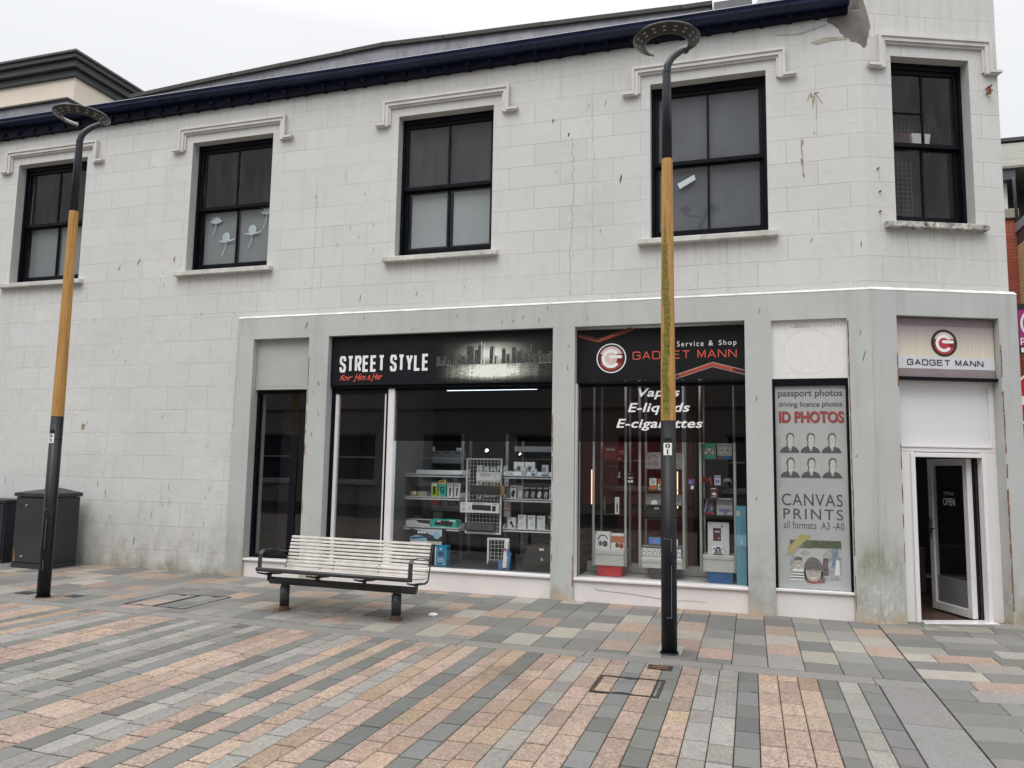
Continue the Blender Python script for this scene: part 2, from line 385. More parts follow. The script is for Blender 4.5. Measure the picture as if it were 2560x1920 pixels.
SLATE = plain('slate', (.14, .145, .155), .6, var=.3, scale=8, bump=.4)
RENDERPATCH = plain('bare_render', (.19, .17, .155), .9, var=.45, scale=5, bump=.8)
RUST = plain('rust', (.22, .105, .05), .9, var=.6, scale=25, bump=.6)
WHITE = plain('white_board', (.74, .70, .69), .42, var=.05, scale=2.2, bump=.05)
PVC = plain('white_upvc', (.76, .735, .74), .3, var=.03, scale=3, bump=.02)
PVCIN = plain('grey_upvc', (.42, .41, .41), .35, var=.05, scale=3)
TRANSOM = plain('transom_panel', (.70, .70, .725), .35, var=.03, scale=2)
FANL = plain('fanlight_panel', (.42, .43, .415), .5, var=.06, scale=3)
SIGNK = plain('sign_black', (.009, .010, .014), .5, var=.2, scale=4, bump=0, spec=.2)
INKW = plain('sign_white', (.82, .82, .83), .5, var=.03, bump=0)
INKR = plain('sign_coral', (.66, .10, .06), .5, var=.05, bump=0)
INKDR = plain('sign_dark_red', (.16, .012, .012), .4, var=.2, bump=0)
COPPER = plain('sign_copper', (.40, .075, .045), .35, var=.5, scale=5, bump=0)
COPPERD = plain('sign_copper_dark', (.10, .022, .018), .35, var=.4, scale=5, bump=0)
PINK = plain('sign_pale_pink', (.72, .52, .50), .4, var=.2, scale=9, bump=0)
BLK = plain('black_ink', (.01, .01, .012), .5, var=.1, bump=0)
PLUM = plain('plum_ink', (.055, .008, .02), .45, var=.2, bump=0)
CRIM = plain('crimson_ink', (.50, .03, .05), .4, var=.3, scale=20, bump=0)
BRUSH = plain('brushed_champagne', (.56, .49, .40), .38, var=.14, scale=9, bump=.05)
def fascia_mat():
    n = NT('brushed_fascia_print'); t = n.new('ShaderNodeTexCoord'); sp = n.new('ShaderNodeSeparateXYZ'); n.l(t.outputs['Object'], sp.inputs[0])
    c = n.ramp(n.rng(sp.outputs['Z'], .2, .56, 0, 1), (0, (.70, .64, .53)), (.45, (.55, .50, .42)), (.8, (.40, .345, .335)), (1, (.36, .29, .31)))
    n.col(n.mix(1., c, n.ramp(n.noise(5, 4, coord=(14, 14, .3)), (.3, (.9, .9, .9)), (.7, (1.08, 1.08, 1.08))), 'MULTIPLY')); return n.set(.4)
FASCIA = fascia_mat()
SILVERP = plain('silver_print', (.62, .64, .68), .4, var=.1, scale=5, bump=0)
STRIPE = plain('hatch_dark', (.11, .075, .085), .45, var=.1, bump=0)
STRIPEL = plain('hatch_light', (.40, .34, .345), .45, var=.1, bump=0)
POSTER = plain('poster_film', (.51, .51, .515), .4, var=.08, scale=1.5, bump=0)
PGREY = plain('poster_ink', (.085, .085, .09), .5, var=.1, bump=0)
PRED = plain('poster_red', (.42, .06, .065), .5, var=.1, bump=0)
PFACE = plain('poster_face', (.66, .64, .62), .5, var=.12, scale=60, bump=0)
PHAIR = plain('poster_hair', (.16, .155, .155), .5, var=.5, scale=40, bump=0)
PSUIT = plain('poster_suit', (.105, .105, .11), .5, var=.4, scale=50, bump=0)
PBACK = plain('poster_portrait_back', (.53, .525, .52), .5, var=.08, scale=20, bump=0)
PYEL = plain('poster_yellow', (.47, .40, .14), .5, var=.15, bump=0)
PPHOTO = plain('poster_photo', (.44, .46, .48), .5, var=.7, scale=16, bump=0)
PLEAF = plain('poster_leaf', (.14, .16, .1), .5, var=.9, scale=60, bump=0)
PBLUE = plain('poster_blue', (.2, .28, .4), .5, var=.6, scale=30, bump=0)
PSKIN = plain('poster_skin', (.52, .45, .41), .5, var=.25, scale=40, bump=0)
IWALL = plain('interior_wall', (.055, .054, .056), .8, var=.2, scale=1.5)
IDARK = plain('interior_dark', (.02, .02, .024), .8, var=.3, scale=2)
IRED = plain('interior_red', (.13, .006, .009), .5, var=.35, scale=2)
IBLUE = plain('interior_blue', (.005, .006, .018), .6, var=.4, scale=2)
IFLOOR = plain('interior_floor', (.07, .035, .026), .45, var=.4, scale=3)
DISPF = plain('display_deck', (.50, .49, .48), .5, var=.12, scale=3)
SHELF = plain('shelf_metal', (.60, .61, .62), .4, var=.06, scale=4, bump=0)
SHELFD = plain('shelf_metal_dark', (.17, .17, .175), .5, var=.08, scale=4, bump=0)
ALU = plain('cabinet_aluminium', (.55, .55, .54), .35, metal=.3, var=.05, bump=0)
GRIDW = plain('white_wire', (.66, .66, .66), .4, var=.05, bump=0)
BLIND = plain('obscure_film', (.225, .24, .243), .6, var=.12, scale=2, bump=0)
BLINDL = plain('obscure_film_pale', (.36, .385, .39), .6, var=.1, scale=2, bump=0)
BLINDM = plain('whitewashed_film', (.095, .10, .115), .55, var=.35, scale=1.6, bump=0)
BLINDD = plain('dim_blind', (.022, .023, .027), .7, var=.4, scale=1.5, bump=0)
FLOWER = plain('flower_sticker', (.56, .63, .65), .6, var=.15, scale=14, bump=0)
GLASS = glass('window_glass', ior=1.62); GLASSU = glass('upper_window_glass', (.86, .88, .89), 1.4, .075); TINT = glass('tinted_window_glass', (.16, .15, .17), 1.5, .003)
BENCHM = plain('bench_dark_steel', (.036, .037, .04), .45, var=.25, scale=6, bump=.1)
SLATM = plain('bench_pale_slat', (.58, .55, .515), .45, var=.25, scale=9, bump=.06)
BOLT = plain('rusty_bolt', (.06, .03, .02), .8, var=.6, scale=30, bump=.5)
POLE = plain('lamp_black_paint', (.007, .008, .011), .38, var=.6, scale=7, bump=.2, spec=.28)
POLEG = plain('lamp_grey_paint', (.022, .026, .033), .35, var=.3, scale=5, bump=.05, spec=.35)
LAMPG = plain('lamp_clear_rim', (.10, .10, .094), .22, var=.5, scale=14, bump=.2)
LAMPD = plain('lamp_led_bed', (.026, .024, .021), .4, var=.4, scale=18, bump=.1)
LEDM = plain('led_lens', (.36, .33, .30), .3, var=.2, scale=40, bump=0)
CABM = plain('cabinet_green_black', (.022, .027, .032), .48, var=.35, scale=3, bump=.12)
CABB = plain('cabinet_blue_black', (.013, .016, .026), .5, var=.3, scale=3, bump=.1)
CHROME = plain('steel_lock', (.5, .5, .5), .25, metal=.9, var=.1, bump=0)
CREAM = plain('cream_render', (.78, .69, .58), .85, var=.05, scale=1.2, bump=.2)
CORN = plain('anthracite_cornice', (.048, .049, .051), .5, var=.2, scale=2)
IRON = plain('cast_iron', (.05, .047, .045), .6, metal=.4, var=.4, scale=20, bump=.4)
RUSTY = plain('rusty_iron', (.10, .05, .033), .8, var=.6, scale=30, bump=.6)
CONC = plain('concrete_collar', (.30, .30, .29), .85, var=.25, scale=14, bump=.3)
PAPER = plain('white_paper', (.8, .79, .78), .8, var=.1, scale=20, bump=.1)
OPPW = plain('opposite_render', (.36, .335, .305), .85, var=.15, scale=.6)
OPPT = plain('opposite_trim', (.60, .59, .57), .6, var=.05)
NOENT = plain('road_sign_red', (.52, .018, .025), .35, var=.08, bump=0)
MAGENTA = plain('parking_sign_magenta', (.33, .03, .20), .4, var=.08, bump=0)
TEAL = plain('parking_sign_teal', (.02, .19, .22), .4, var=.08, bump=0)
YBRICKW = plain('white_pipe', (.75, .74, .72), .4, var=.05)
STAIN = plain('dark_stain', (.10, .095, .085), .9, var=.5, scale=30, bump=0)
STAINB = plain('brown_stain', (.33, .27, .18), .9, var=.5, scale=30, bump=0)
STAING = plain('grey_stain', (.42, .415, .40), .9, var=.3, scale=20, bump=0)
FILLER = plain('white_filler', (.74, .735, .72), .8, var=.2, scale=20, bump=.4)

def lead_mat():
    n = NT('lead_sheet'); 
    c = n.ramp(n.noise(3, 7, .65, coord=(1, 1, .8)), (.3, (.17, .175, .20)), (.55, (.28, .28, .31)), (.75, (.42, .42, .45)))
    c = n.mix(n.rng(n.noise(11, 6, .75, coord=(2.5, 1, .35), w=3), .55, .7, 0, .7), c, (.09, .085, .08))
    n.col(c); n.bump(n.noise(20, 4), .2, .004); return n.set(.5, .25, .4)
LEAD = lead_mat()
def wood_mat(name, moss):
    n = NT(name); t = n.new('ShaderNodeTexCoord'); sp = n.new('ShaderNodeSeparateXYZ'); n.l(t.outputs['Object'], sp.inputs[0])
    gr = n.noise(9, 7, .6, coord=(5, 5, .35)); 
    c = n.ramp(gr, (.3, (.31, .155, .042)), (.5, (.44, .235, .07)), (.72, (.55, .315, .11)))
    c = n.mix(n.rng(n.noise(30, 3, .6, coord=(1.5, 1.5, .5), w=5), .68, .74, 0, .8), c, (.10, .05, .02))
    if moss:
        # lichen down the weather side: a band in the pole's own x, facing the square
        band = n.rng(n.math('ABSOLUTE', n.math('ADD', sp.outputs['X'], n.math('ADD', n.rng(n.noise(2.2, 3, w=8), 0, 1, -.03, .03), .012)), 0.), .006, .05, 1, 0)
        face = n.rng(sp.outputs['Y'], -.03, .0, 1, 0)
        low = n.math('MULTIPLY', n.rng(sp.outputs['Z'], 3.2, 4.1, 1, .12), n.rng(sp.outputs['Z'], 1.9, 2.1, .55, 1))
        mk = n.math('MULTIPLY', n.math('MULTIPLY', band, face), low)
        mk = n.rng(n.math('ADD', mk, n.math('MULTIPLY', n.math('SUBTRACT', n.noise(28, 6, .75, coord=(1, 1, .35), w=2), .5), 1.5)), .38, .6, 0, .92)
        c = n.mix(mk, c, n.ramp(n.noise(40, 4), (.35, (.055, .07, .008)), (.6, (.19, .185, .03))))
    n.col(c); n.bump(gr, .3, .003); return n.set(.55, 0, .35)
WOOD = wood_mat('varnished_timber', False); WOODM = wood_mat('mossy_timber', True)
def paver_mat():
    n = NT('granite_pavers'); a = n.new('ShaderNodeVertexColor', layer_name='paint')
    sp1 = n.noise(75, 4, .75); sp2 = n.noise(45, 6, .7, w=4); big = n.noise(.7, 5, .6, w=2)
    vor = n.new('ShaderNodeTexVoronoi'); vor.inputs['Scale'].default_value = 65; n.l(n.coord(), vor.inputs['Vector'])
    spk = n.mix(1., n.ramp(sp1, (.3, (.55, .52, .49)), (.5, (1, 1, 1)), (.7, (1.6, 1.6, 1.6))), n.ramp(vor.outputs['Color'], (.1, (.78, .78, .78)), (.8, (1.18, 1.18, 1.18))), 'MULTIPLY')
    smooth = n.ramp(sp2, (.3, (.9, .9, .9)), (.7, (1.1, 1.1, 1.1)))
    c = n.mix(1., a.outputs['Color'], n.mix(a.outputs['Alpha'], smooth, spk), 'MULTIPLY')
    c = n.mix(1., c, n.ramp(big, (.3, (.9, .89, .87)), (.7, (1.06, 1.06, 1.06))), 'MULTIPLY')
    c = n.mix(n.rng(n.noise(2.6, 7, .7, w=6), .58, .78, 0, .35), c, (.07, .065, .058))
    c = n.mix(n.rng(n.noise(9, 7, .75, w=16), .54, .7, 0, .3), c, (.075, .07, .063))
    c = n.mix(n.rng(n.noise(17, 6, .7, w=26), .6, .72, 0, .25), c, (.36, .34, .31))
    tco = n.new('ShaderNodeTexCoord'); spw = n.new('ShaderNodeSeparateXYZ'); n.l(tco.outputs['Object'], spw.inputs[0])
    def stain_shade(x, y, rx, ry, amt, col, w_):
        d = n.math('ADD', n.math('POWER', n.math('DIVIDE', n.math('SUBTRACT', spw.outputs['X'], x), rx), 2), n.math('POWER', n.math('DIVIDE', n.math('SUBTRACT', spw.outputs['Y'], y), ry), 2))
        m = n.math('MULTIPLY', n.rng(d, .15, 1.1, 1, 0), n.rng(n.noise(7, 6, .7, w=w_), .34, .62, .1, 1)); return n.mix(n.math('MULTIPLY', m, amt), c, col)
    c = stain_shade(-4.05, -1.85, .95, .38, .6, (.055, .053, .05), 41)        # stain below the bench, with its contact shade painted in
    c = stain_shade(-4.64, -1.85, .2, .16, .7, (.05, .035, .025), 42); c = stain_shade(-3.38, -1.87, .22, .17, .75, (.045, .03, .022), 43)  # bench legs: same mix of stain and painted contact shade
    c = stain_shade(-1.78, -3.35, .28, .4, .55, (.10, .075, .05), 44); c = stain_shade(1.9, .05, .7, .3, .6, (.07, .075, .035), 45); c = stain_shade(-9.4, -.5, 1.3, .45, .45, (.07, .065, .05), 46); c = stain_shade(-7.4, -2.2, .28, .2, .6, (.06, .058, .05), 47); c = stain_shade(-.68, -2.2, .2, .16, .55, (.06, .058, .05), 48)  # at the lamp feet the stain also carries painted contact shade
    gum = n.new('ShaderNodeTexVoronoi'); gum.inputs['Scale'].default_value = 2.1; gum.inputs['Randomness'].default_value = 1
    n.l(n.coord(), gum.inputs['Vector'])
    c = n.mix(n.math('MULTIPLY', n.rng(gum.outputs['Distance'], .035, .06, .75, 0), n.rng(n.noise(.9, 2, w=9), .5, .58, 0, 1)), c, (.045, .043, .04))
    n.col(c); n.bump(n.math('ADD', n.math('MULTIPLY', sp1, .6), sp2), .35, .004); return n.set(n.rng(sp2, .3, .7, .55, .75), 0, .35)
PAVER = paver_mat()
CHAN = plain('channel_stone', (.19, .185, .178), .75, var=.22, scale=5, bump=.35)
JOINT = plain('ground_joint_sand', (.022, .02, .019), .95, var=.3, scale=8, bump=.3)
def brick_mat(name, c1, c2, mo, wd=.225, hh=.075):
    n = NT(name); t = n.new('ShaderNodeTexCoord'); sp = n.new('ShaderNodeSeparateXYZ'); n.l(t.outputs['Object'], sp.inputs[0])
    cb = n.new('ShaderNodeCombineXYZ'); n.l(n.math('ADD', sp.outputs['X'], sp.outputs['Y']), cb.inputs[0]); n.l(sp.outputs['Z'], cb.inputs[1])
    br = n.new('ShaderNodeTexBrick')
    for k, v in (('Scale', 1), ('Mortar Size', .006), ('Brick Width', wd), ('Row Height', hh), ('Mortar Smooth', .1)): br.inputs[k].default_value = v
    br.inputs['Color1'].default_value = (*c1, 1); br.inputs['Color2'].default_value = (*c2, 1); br.inputs['Mortar'].default_value = (*mo, 1)
    n.l(cb.outputs[0], br.inputs['Vector']); n.col(n.mix(1., br.outputs['Color'], n.ramp(n.noise(20, 4), (.3, (.85,)*3), (.7, (1.1,)*3)), 'MULTIPLY'))
    n.bump(br.outputs['Fac'], -.4, .005); return n.set(.8)
RBRICK = brick_mat('red_brick', (.40, .095, .055), (.33, .075, .045), (.12, .07, .055))
YBRICK = brick_mat('buff_brick', (.60, .42, .22), (.52, .36, .18), (.16, .12, .08))
SLATER = brick_mat('slate_roof', (.26, .25, .21), (.20, .20, .185), (.06, .06, .06), .3, .17)
SLATEH = brick_mat('slate_hanging', (.10, .10, .10), (.08, .082, .085), (.025, .025, .025), .25, .2)

# ------------------------------------------------------------------ ground, paving
mb = MB()
XS = [-300, -20, -4, 14, 300]; YS = [-300, 300]
for a, b in zip(XS, XS[1:]):
    mb.face([(x, y, g(x)-.016) for x, y in ((a, -300), (b, -300), (b, 300), (a, 300))])
struct(mb.build('ground', JOINT))

PINKC, ORAN, LIGHT, DARK, MID, BEIGE = (.292, .224, .184), (.303, .227, .168), (.228, .218, .206), (.155, .154, .146), (.18, .177, .169), (.305, .285, .25)
def jit(c, a=.1):
    k = 1 + random.uniform(-a, a); return tuple(max(0, x*k*(1+random.uniform(-.025, .025))) for x in c)
def paver(mb, P, col, spk, drop=.013, inset=.0035, dz=0.):
    # P: four ground-plan corners counter-clockwise
    cx = sum(p[0] for p in P)/4; cy = sum(p[1] for p in P)/4
    tx, ty = random.uniform(-.004, .004), random.uniform(-.004, .004); h = random.uniform(-.0012, .0012)+dz
    def ins(p, q, r):
        a = (Vector(q)-Vector(p)).normalized(); b = (Vector(r)-Vector(p)).normalized(); v = Vector(p) + (a+b)*inset; return v
    top = []
    for k in range(4):
        v = ins(P[k], P[(k+1) % 4], P[k-1]); top.append(mb.P((v.x, v.y, g(v.x)+h+tx*(v.x-cx)+ty*(v.y-cy))))
    low = [mb.P((p[0], p[1], g(p[0])+h-.0035)) for p in P]; bot = [mb.P((p[0], p[1], g(p[0])-drop)) for p in P]
    fs = [top] + [[low[k], low[(k+1) % 4], top[(k+1) % 4], top[k]] for k in range(4)] + [[bot[k], bot[(k+1) % 4], low[(k+1) % 4], low[k]] for k in range(4)]
    for f in fs:
        mb.cols[len(mb.f)] = (*col, spk); mb.f.append(f); mb.m.append(0)
GAP = .0055; GY_ = .0155
def rect(x0, x1, y0, y1): return [(x0+GAP/2, y0+GY_/2), (x1-GAP/2, y0+GY_/2), (x1-GAP/2, y1-GY_/2), (x0+GAP/2, y1-GY_/2)]
TY = {'P': (PINKC, 1.), 'O': (ORAN, .8), 'L': (LIGHT, .6), 'D': (DARK, .1), 'M': (MID, .3), 'B': (BEIGE, .5)}
SEQ = 'DLDPPPDLLPDPDPPLOPDOPDPOLPDPDPLLDPPPDLDLLDLDPPPDLLPDPDPPLOPDOPDPOLPDPDPLLDPPPDLDLLDLDPPPDLLPDPDPPLOPDO'
road = MB()
for k in range(104):
    x1 = .868 - k*.1405; x0 = x1 - .1405; t = SEQ[k % len(SEQ)]; y = -2.592 - random.uniform(0., .25)*(random.random() < .8); first = True
    y1 = -2.592
    tone = random.uniform(.94, 1.07); cool = random.random()
    while y1 > -10.5:
        ln = random.choice((.26, .28, .30, .33)) if not first else random.uniform(.1, .36); first = False
        y0 = y1 - ln; c, s = TY[t]
        if t == 'D': dk = random.choice((.84, .94, 1., 1.05)); c = (c[0]*dk*.98, c[1]*dk, c[2]*dk*(.99 if k % 3 else 1.03))
        c = tuple(v*tone for v in jit(PINKC if t == 'O' and random.random() < .3 else (ORAN if t == 'P' and random.random() < .08 else c), .17))
        paver(road, rect(x0, x1, y0, y1), c, s); y1 = y0
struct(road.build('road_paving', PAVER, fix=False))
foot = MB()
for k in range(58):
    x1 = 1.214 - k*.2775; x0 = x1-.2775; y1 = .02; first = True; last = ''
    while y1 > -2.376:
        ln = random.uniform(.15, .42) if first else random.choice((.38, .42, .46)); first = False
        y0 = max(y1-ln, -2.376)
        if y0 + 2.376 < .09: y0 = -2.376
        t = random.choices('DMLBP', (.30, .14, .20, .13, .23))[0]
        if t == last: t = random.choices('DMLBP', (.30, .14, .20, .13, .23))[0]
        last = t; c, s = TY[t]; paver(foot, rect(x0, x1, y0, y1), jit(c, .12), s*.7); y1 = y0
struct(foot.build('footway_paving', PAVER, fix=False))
side = MB(); a_ = R(8.5); ca, sa = math.cos(a_), math.sin(a_)
def sp_(u, v): return (1.222 + u, v + u*math.tan(a_))
for r_ in range(30):
    v1 = .33 - r_*.287; v0 = v1-.287; u = 0; first = True; last = ''
    while u < 7:
        ln = random.uniform(.2, .5) if first else random.choice((.4, .48, .56, .64)); first = False
        t = random.choices('DMLBP', (.33, .2, .2, .15, .12))[0]
        if t == last: t = random.choices('DMLBP', (.33, .2, .2, .15, .12))[0]
        last = t; c, s = TY[t]; e = GAP/2
        e2_ = .0045; Pq = [sp_(u+e, v0+e2_), sp_(u+ln-e, v0+e2_), sp_(u+ln-e, v1-e2_), sp_(u+e, v1-e2_)]
        inside = all((p[0]-1.25)*-math.sin(R(22)) + p[1]*math.cos(R(22)) > .35 for p in Pq)
        if not inside: paver(side, Pq, jit(c, .1), s*.7)
        u += ln
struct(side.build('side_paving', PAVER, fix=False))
chan = MB(); x = 1.216
while x > -14.8:
    ln = 1.1 if x < 1 else .36; x0 = x-ln
    paver(chan, rect(x0, x, -2.588, -2.380), jit((.20, .195, .185), .06), .18); x = x0
y = -2.592
while y > -10.5:
    ln = random.choice((.75, .9, 1.05)); paver(chan, rect(.872, 1.216, y-ln, y), jit((.20, .195, .19), .08), .45); y -= ln
struct(chan.build('drain_channel', PAVER, fix=False))

# ------------------------------------------------------------------ the shop building: walls, ledge, roof edge
SHOP = thing('shop_building', 'pale grey painted two-storey corner building with shopfronts below sash windows', 'building', (-4, 0, 0))
WIN = [(-11.03, -9.66), (-7.719, -6.364), (-4.424, -3.09), (-1.097, .231)]
WZ0, WZ1 = 4.225, 6.145
UPH = [(a, b, WZ0, WZ1) for a, b in WIN]
CWIN = (.343, 1.268, 4.265, 6.19)
BAYS = {'door': (-6.475, -5.612, -.2, 3.195), 'style': (-5.315, -2.262, -.2, 3.2), 'gadget': (-1.991, -.048, -.2, 3.2), 'photo': (.234, 1.014, -.2, 3.185)}
CDOOR = (.275, 1.44, -.2, 3.215)
mb = MB()
cut = (-6.74, 1.3, -1, 3.5)
mb.wall(-17, 1.25, -.2, 6.72, UPH + [cut], 0, .0, mi_fn=lambda s, z: 1 if z < 3.54 else 0, zs=(3.54,))
mb.face([(-6.74, 0, -.2), (-6.74, 0, 3.5), (-6.74, .3, 3.5), (-6.74, .3, -.2)], 1)
for h in UPH:                                           # window reveals
    a, b, c, e = h
    for p, q in (((a, c), (a, e)), ((a, e), (b, e)), ((b, e), (b, c)), ((b, c), (a, c))):
        mb.face([(p[0], 0, p[1]), (p[0], .3, p[1]), (q[0], .3, q[1]), (q[0], 0, q[1])], 2)
mb.face([(-17, 0, -.2), (-17, 8, -.2), (-17, 8, 6.62), (-17, 0, 6.62)], 0); mb.face([(-17, 8, -.2), (4.1, 8, -.2), (4.1, 8, 7), (-17, 8, 7)], 0)
mb.fr = CH
mb.wall(0, 1.612, 3.5, 8.6, [CWIN], 0, 0, mi=0)
a, b, c, e = CWIN
for p, q in (((a, c), (a, e)), ((a, e), (b, e)), ((b, e), (b, c)), ((b, c), (a, c))):
    mb.face([(p[0], 0, p[1]), (p[0], .3, p[1]), (q[0], .3, q[1]), (q[0], 0, q[1])], 2)
mb.face([(0, 0, 6.4), (0, 5, 6.4), (0, 5, 8.6), (0, 0, 8.6)], 0)
# side street flank
e1 = CH.pt(1.612, 0, 0)
mb.fr = Frame((e1.x, e1.y, 0), R(80)); mb.wall(0, 9, -.2, 8.6, [], 0, 0, mi=0)
wall = mb.build('wall', [WALL_UP, WALL_LO, REVEAL], SHOP, fix=False)
# ground-floor surround, standing 45 mm proud with a bevelled, white-painted ledge on top
mb = MB(); PJ = -.045
mb.wall(-6.74, 1.25+.008, -.2, 3.49, list(BAYS.values()), PJ, .36)
mb.face([(-6.74, PJ, -.2), (-6.74, PJ, 3.49), (-6.74, 0, 3.49), (-6.74, 0, -.2)])
mb.fr = CH
mb.wall(-.008, 1.662, -.2, 3.49, [CDOOR], PJ, .30)
e2 = CH.pt(1.662, PJ, 0); mb.fr = Frame((e2.x, e2.y, 0), R(80)); mb.wall(0, 8, -.2, 3.49, [], 0, 0)
mb.build('ground_floor_surround', SURR, SHOP, fix=False)
mb = MB(); mb.prism([(PJ-.003, 3.487), (PJ-.003, 3.494), (.004, 3.522), (.004, 3.487)], 0, -6.743, 1.2595)
mb.fr = CH; mb.prism([(PJ-.003, 3.487), (PJ-.003, 3.494), (.004, 3.53), (.004, 3.487)], 0, -.009, 1.664)
mb.build('ledge', LEDGE, SHOP)
# gutter, soffit and rafter feet
mb = MB(); prof = [(-.06, 6.86), (-.20, 6.86), (-.225, 6.835), (-.21, 6.80), (-.205, 6.775), (-.18, 6.745), (-.12, 6.735), (-.06, 6.735)]
mb.prism(prof, 0, -17, 1.13); mb.build('gutter', NAVY, SHOP)
def zs_(x): return 6.585 + .0075*(x+11)
mb = MB(); i = [mb.P((x, y, z)) for x in (-17, 1.12) for y, z in ((-.075, zs_(x)), (.02, zs_(x)), (.02, 6.733), (-.075, 6.733))]
for q_ in ((0, 1, 2, 3), (7, 6, 5, 4), (0, 4, 5, 1), (1, 5, 6, 2), (2, 6, 7, 3), (3, 7, 4, 0)): mb.f.append([i[k] for k in q_]); mb.m.append(0)
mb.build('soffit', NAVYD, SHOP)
for k in range(45):
    x = -11.9 + k*.3025
    if x > 1.1: break
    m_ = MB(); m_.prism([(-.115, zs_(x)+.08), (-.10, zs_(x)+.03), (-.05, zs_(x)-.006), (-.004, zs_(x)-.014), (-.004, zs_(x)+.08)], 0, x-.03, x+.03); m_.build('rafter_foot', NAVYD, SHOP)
mb = MB(); mb.tube([(-11.62, -.13, 6.70), (-11.62, -.13, 6.6), (-11.7, -.07, 6.42), (-11.74, -.06, 6.2), (-11.74, -.06, 5.2)], .045, 12); mb.build('downpipe', YBRICKW, SHOP)
# roof: slates behind the gutter, lead-clad upstand with a felt capping
top = [(-9.4, 7.33), (-8.41, 7.384), (-7.5, 7.429), (-6.63, 7.467), (-5.59, 7.503), (-4.955, 7.53), (-4.02, 7.496), (-2.585, 7.456), (-.777, 7.393), (-.391, 7.388)]
mb = MB()
for (x0, z0), (x1, z1) in zip(top, top[1:]):
    mb.face([(x0, .5, 6.7), (x1, .5, 6.7), (x1, .5, z1-.05), (x0, .5, z0-.05)])
mb.face([(-.391, .5, 6.7), (-.391, 2, 6.7), (-.391, 2, 7.33), (-.391, .5, 7.33)])
x = -9.0
while x < -.5:
    m2 = .55; zt = 7.30; mb.box(x, x+.012, .488, .505, 6.9, 7.31); x += m2 + random.uniform(-.03, .03)
mb.build('lead_upstand', LEAD, SHOP)
mb = MB()
for (x0, z0), (x1, z1) in zip(top, top[1:]):
    dz = random.uniform(-.006, .006)
    i = [mb.P((xx, yy, zz)) for xx, zt in ((x0, z0+dz), (x1+.012, z1+dz)) for yy, zz in ((.455, zt-.055), (.455, zt), (.85, zt+.02), (.85, zt-.055))]
    for q in ((0, 1, 2, 3), (7, 6, 5, 4), (0, 4, 5, 1), (1, 5, 6, 2), (2, 6, 7, 3), (3, 7, 4, 0)): mb.f.append([i[k] for k in q]); mb.m.append(0)
mb.build('capping', CAP, SHOP)
mb = MB(); mb.face([(-17, -.08, 6.86), (1.1, -.08, 6.86), (1.1, 1.6, 7.15), (-17, 1.6, 7.15)]); mb.face([(-17, 1.6, 7.15), (1.1, 1.6, 7.15), (1.1, 8, 7.0), (-17, 8, 7.0)])
mb.box(-.36, .1, .42, .8, 7.0, 7.335)
mb.build('roof', SLATE, SHOP, fix=False)
# bare render where the paint has come away below the gutter end
mb = MB()
mb.face([(x, -.003, z) for x, z in ((.90, 6.62), (.96, 6.585), (1.0, 6.54), (1.02, 6.53), (1.04, 6.465), (1.065, 6.45), (1.085, 6.405), (1.12, 6.40), (1.15, 6.35), (1.2, 6.34), (1.25, 6.30), (1.25, 6.715), (.93, 6.715))])
mb.face([(x, -.0035, z) for x, z in ((.35, 6.555), (.6, 6.535), (.9, 6.60), (.9, 6.585), (.62, 6.515), (.38, 6.54))], 2)
mb.face([(x, -.0035, z) for x, z in ((.72, 6.40), (.86, 6.44), (1.06, 6.425), (1.12, 6.38), (.95, 6.39), (.8, 6.365))], 1)
mb.fr = CH; mb.face([(s, -.003, z) for s, z in ((0, 6.30), (.025, 6.265), (.05, 6.27), (.07, 6.30), (.075, 6.36), (.095, 6.41), (.10, 6.47), (.12, 6.51), (.11, 6.57), (.10, 6.63), (.06, 6.78), (.03, 6.9), (0, 6.9))]); mb.face([(-.003, d, z) for d, z in ((0, 6.6), (0, 6.95), (.12, 7.1), (.5, 7.1), (.5, 6.6))])
mb.build('bare_render_patch', [RENDERPATCH, plain('faint_brown_stain', (.43, .40, .34), .9, var=.4, scale=20, bump=0), STAING], SHOP, fix=False)

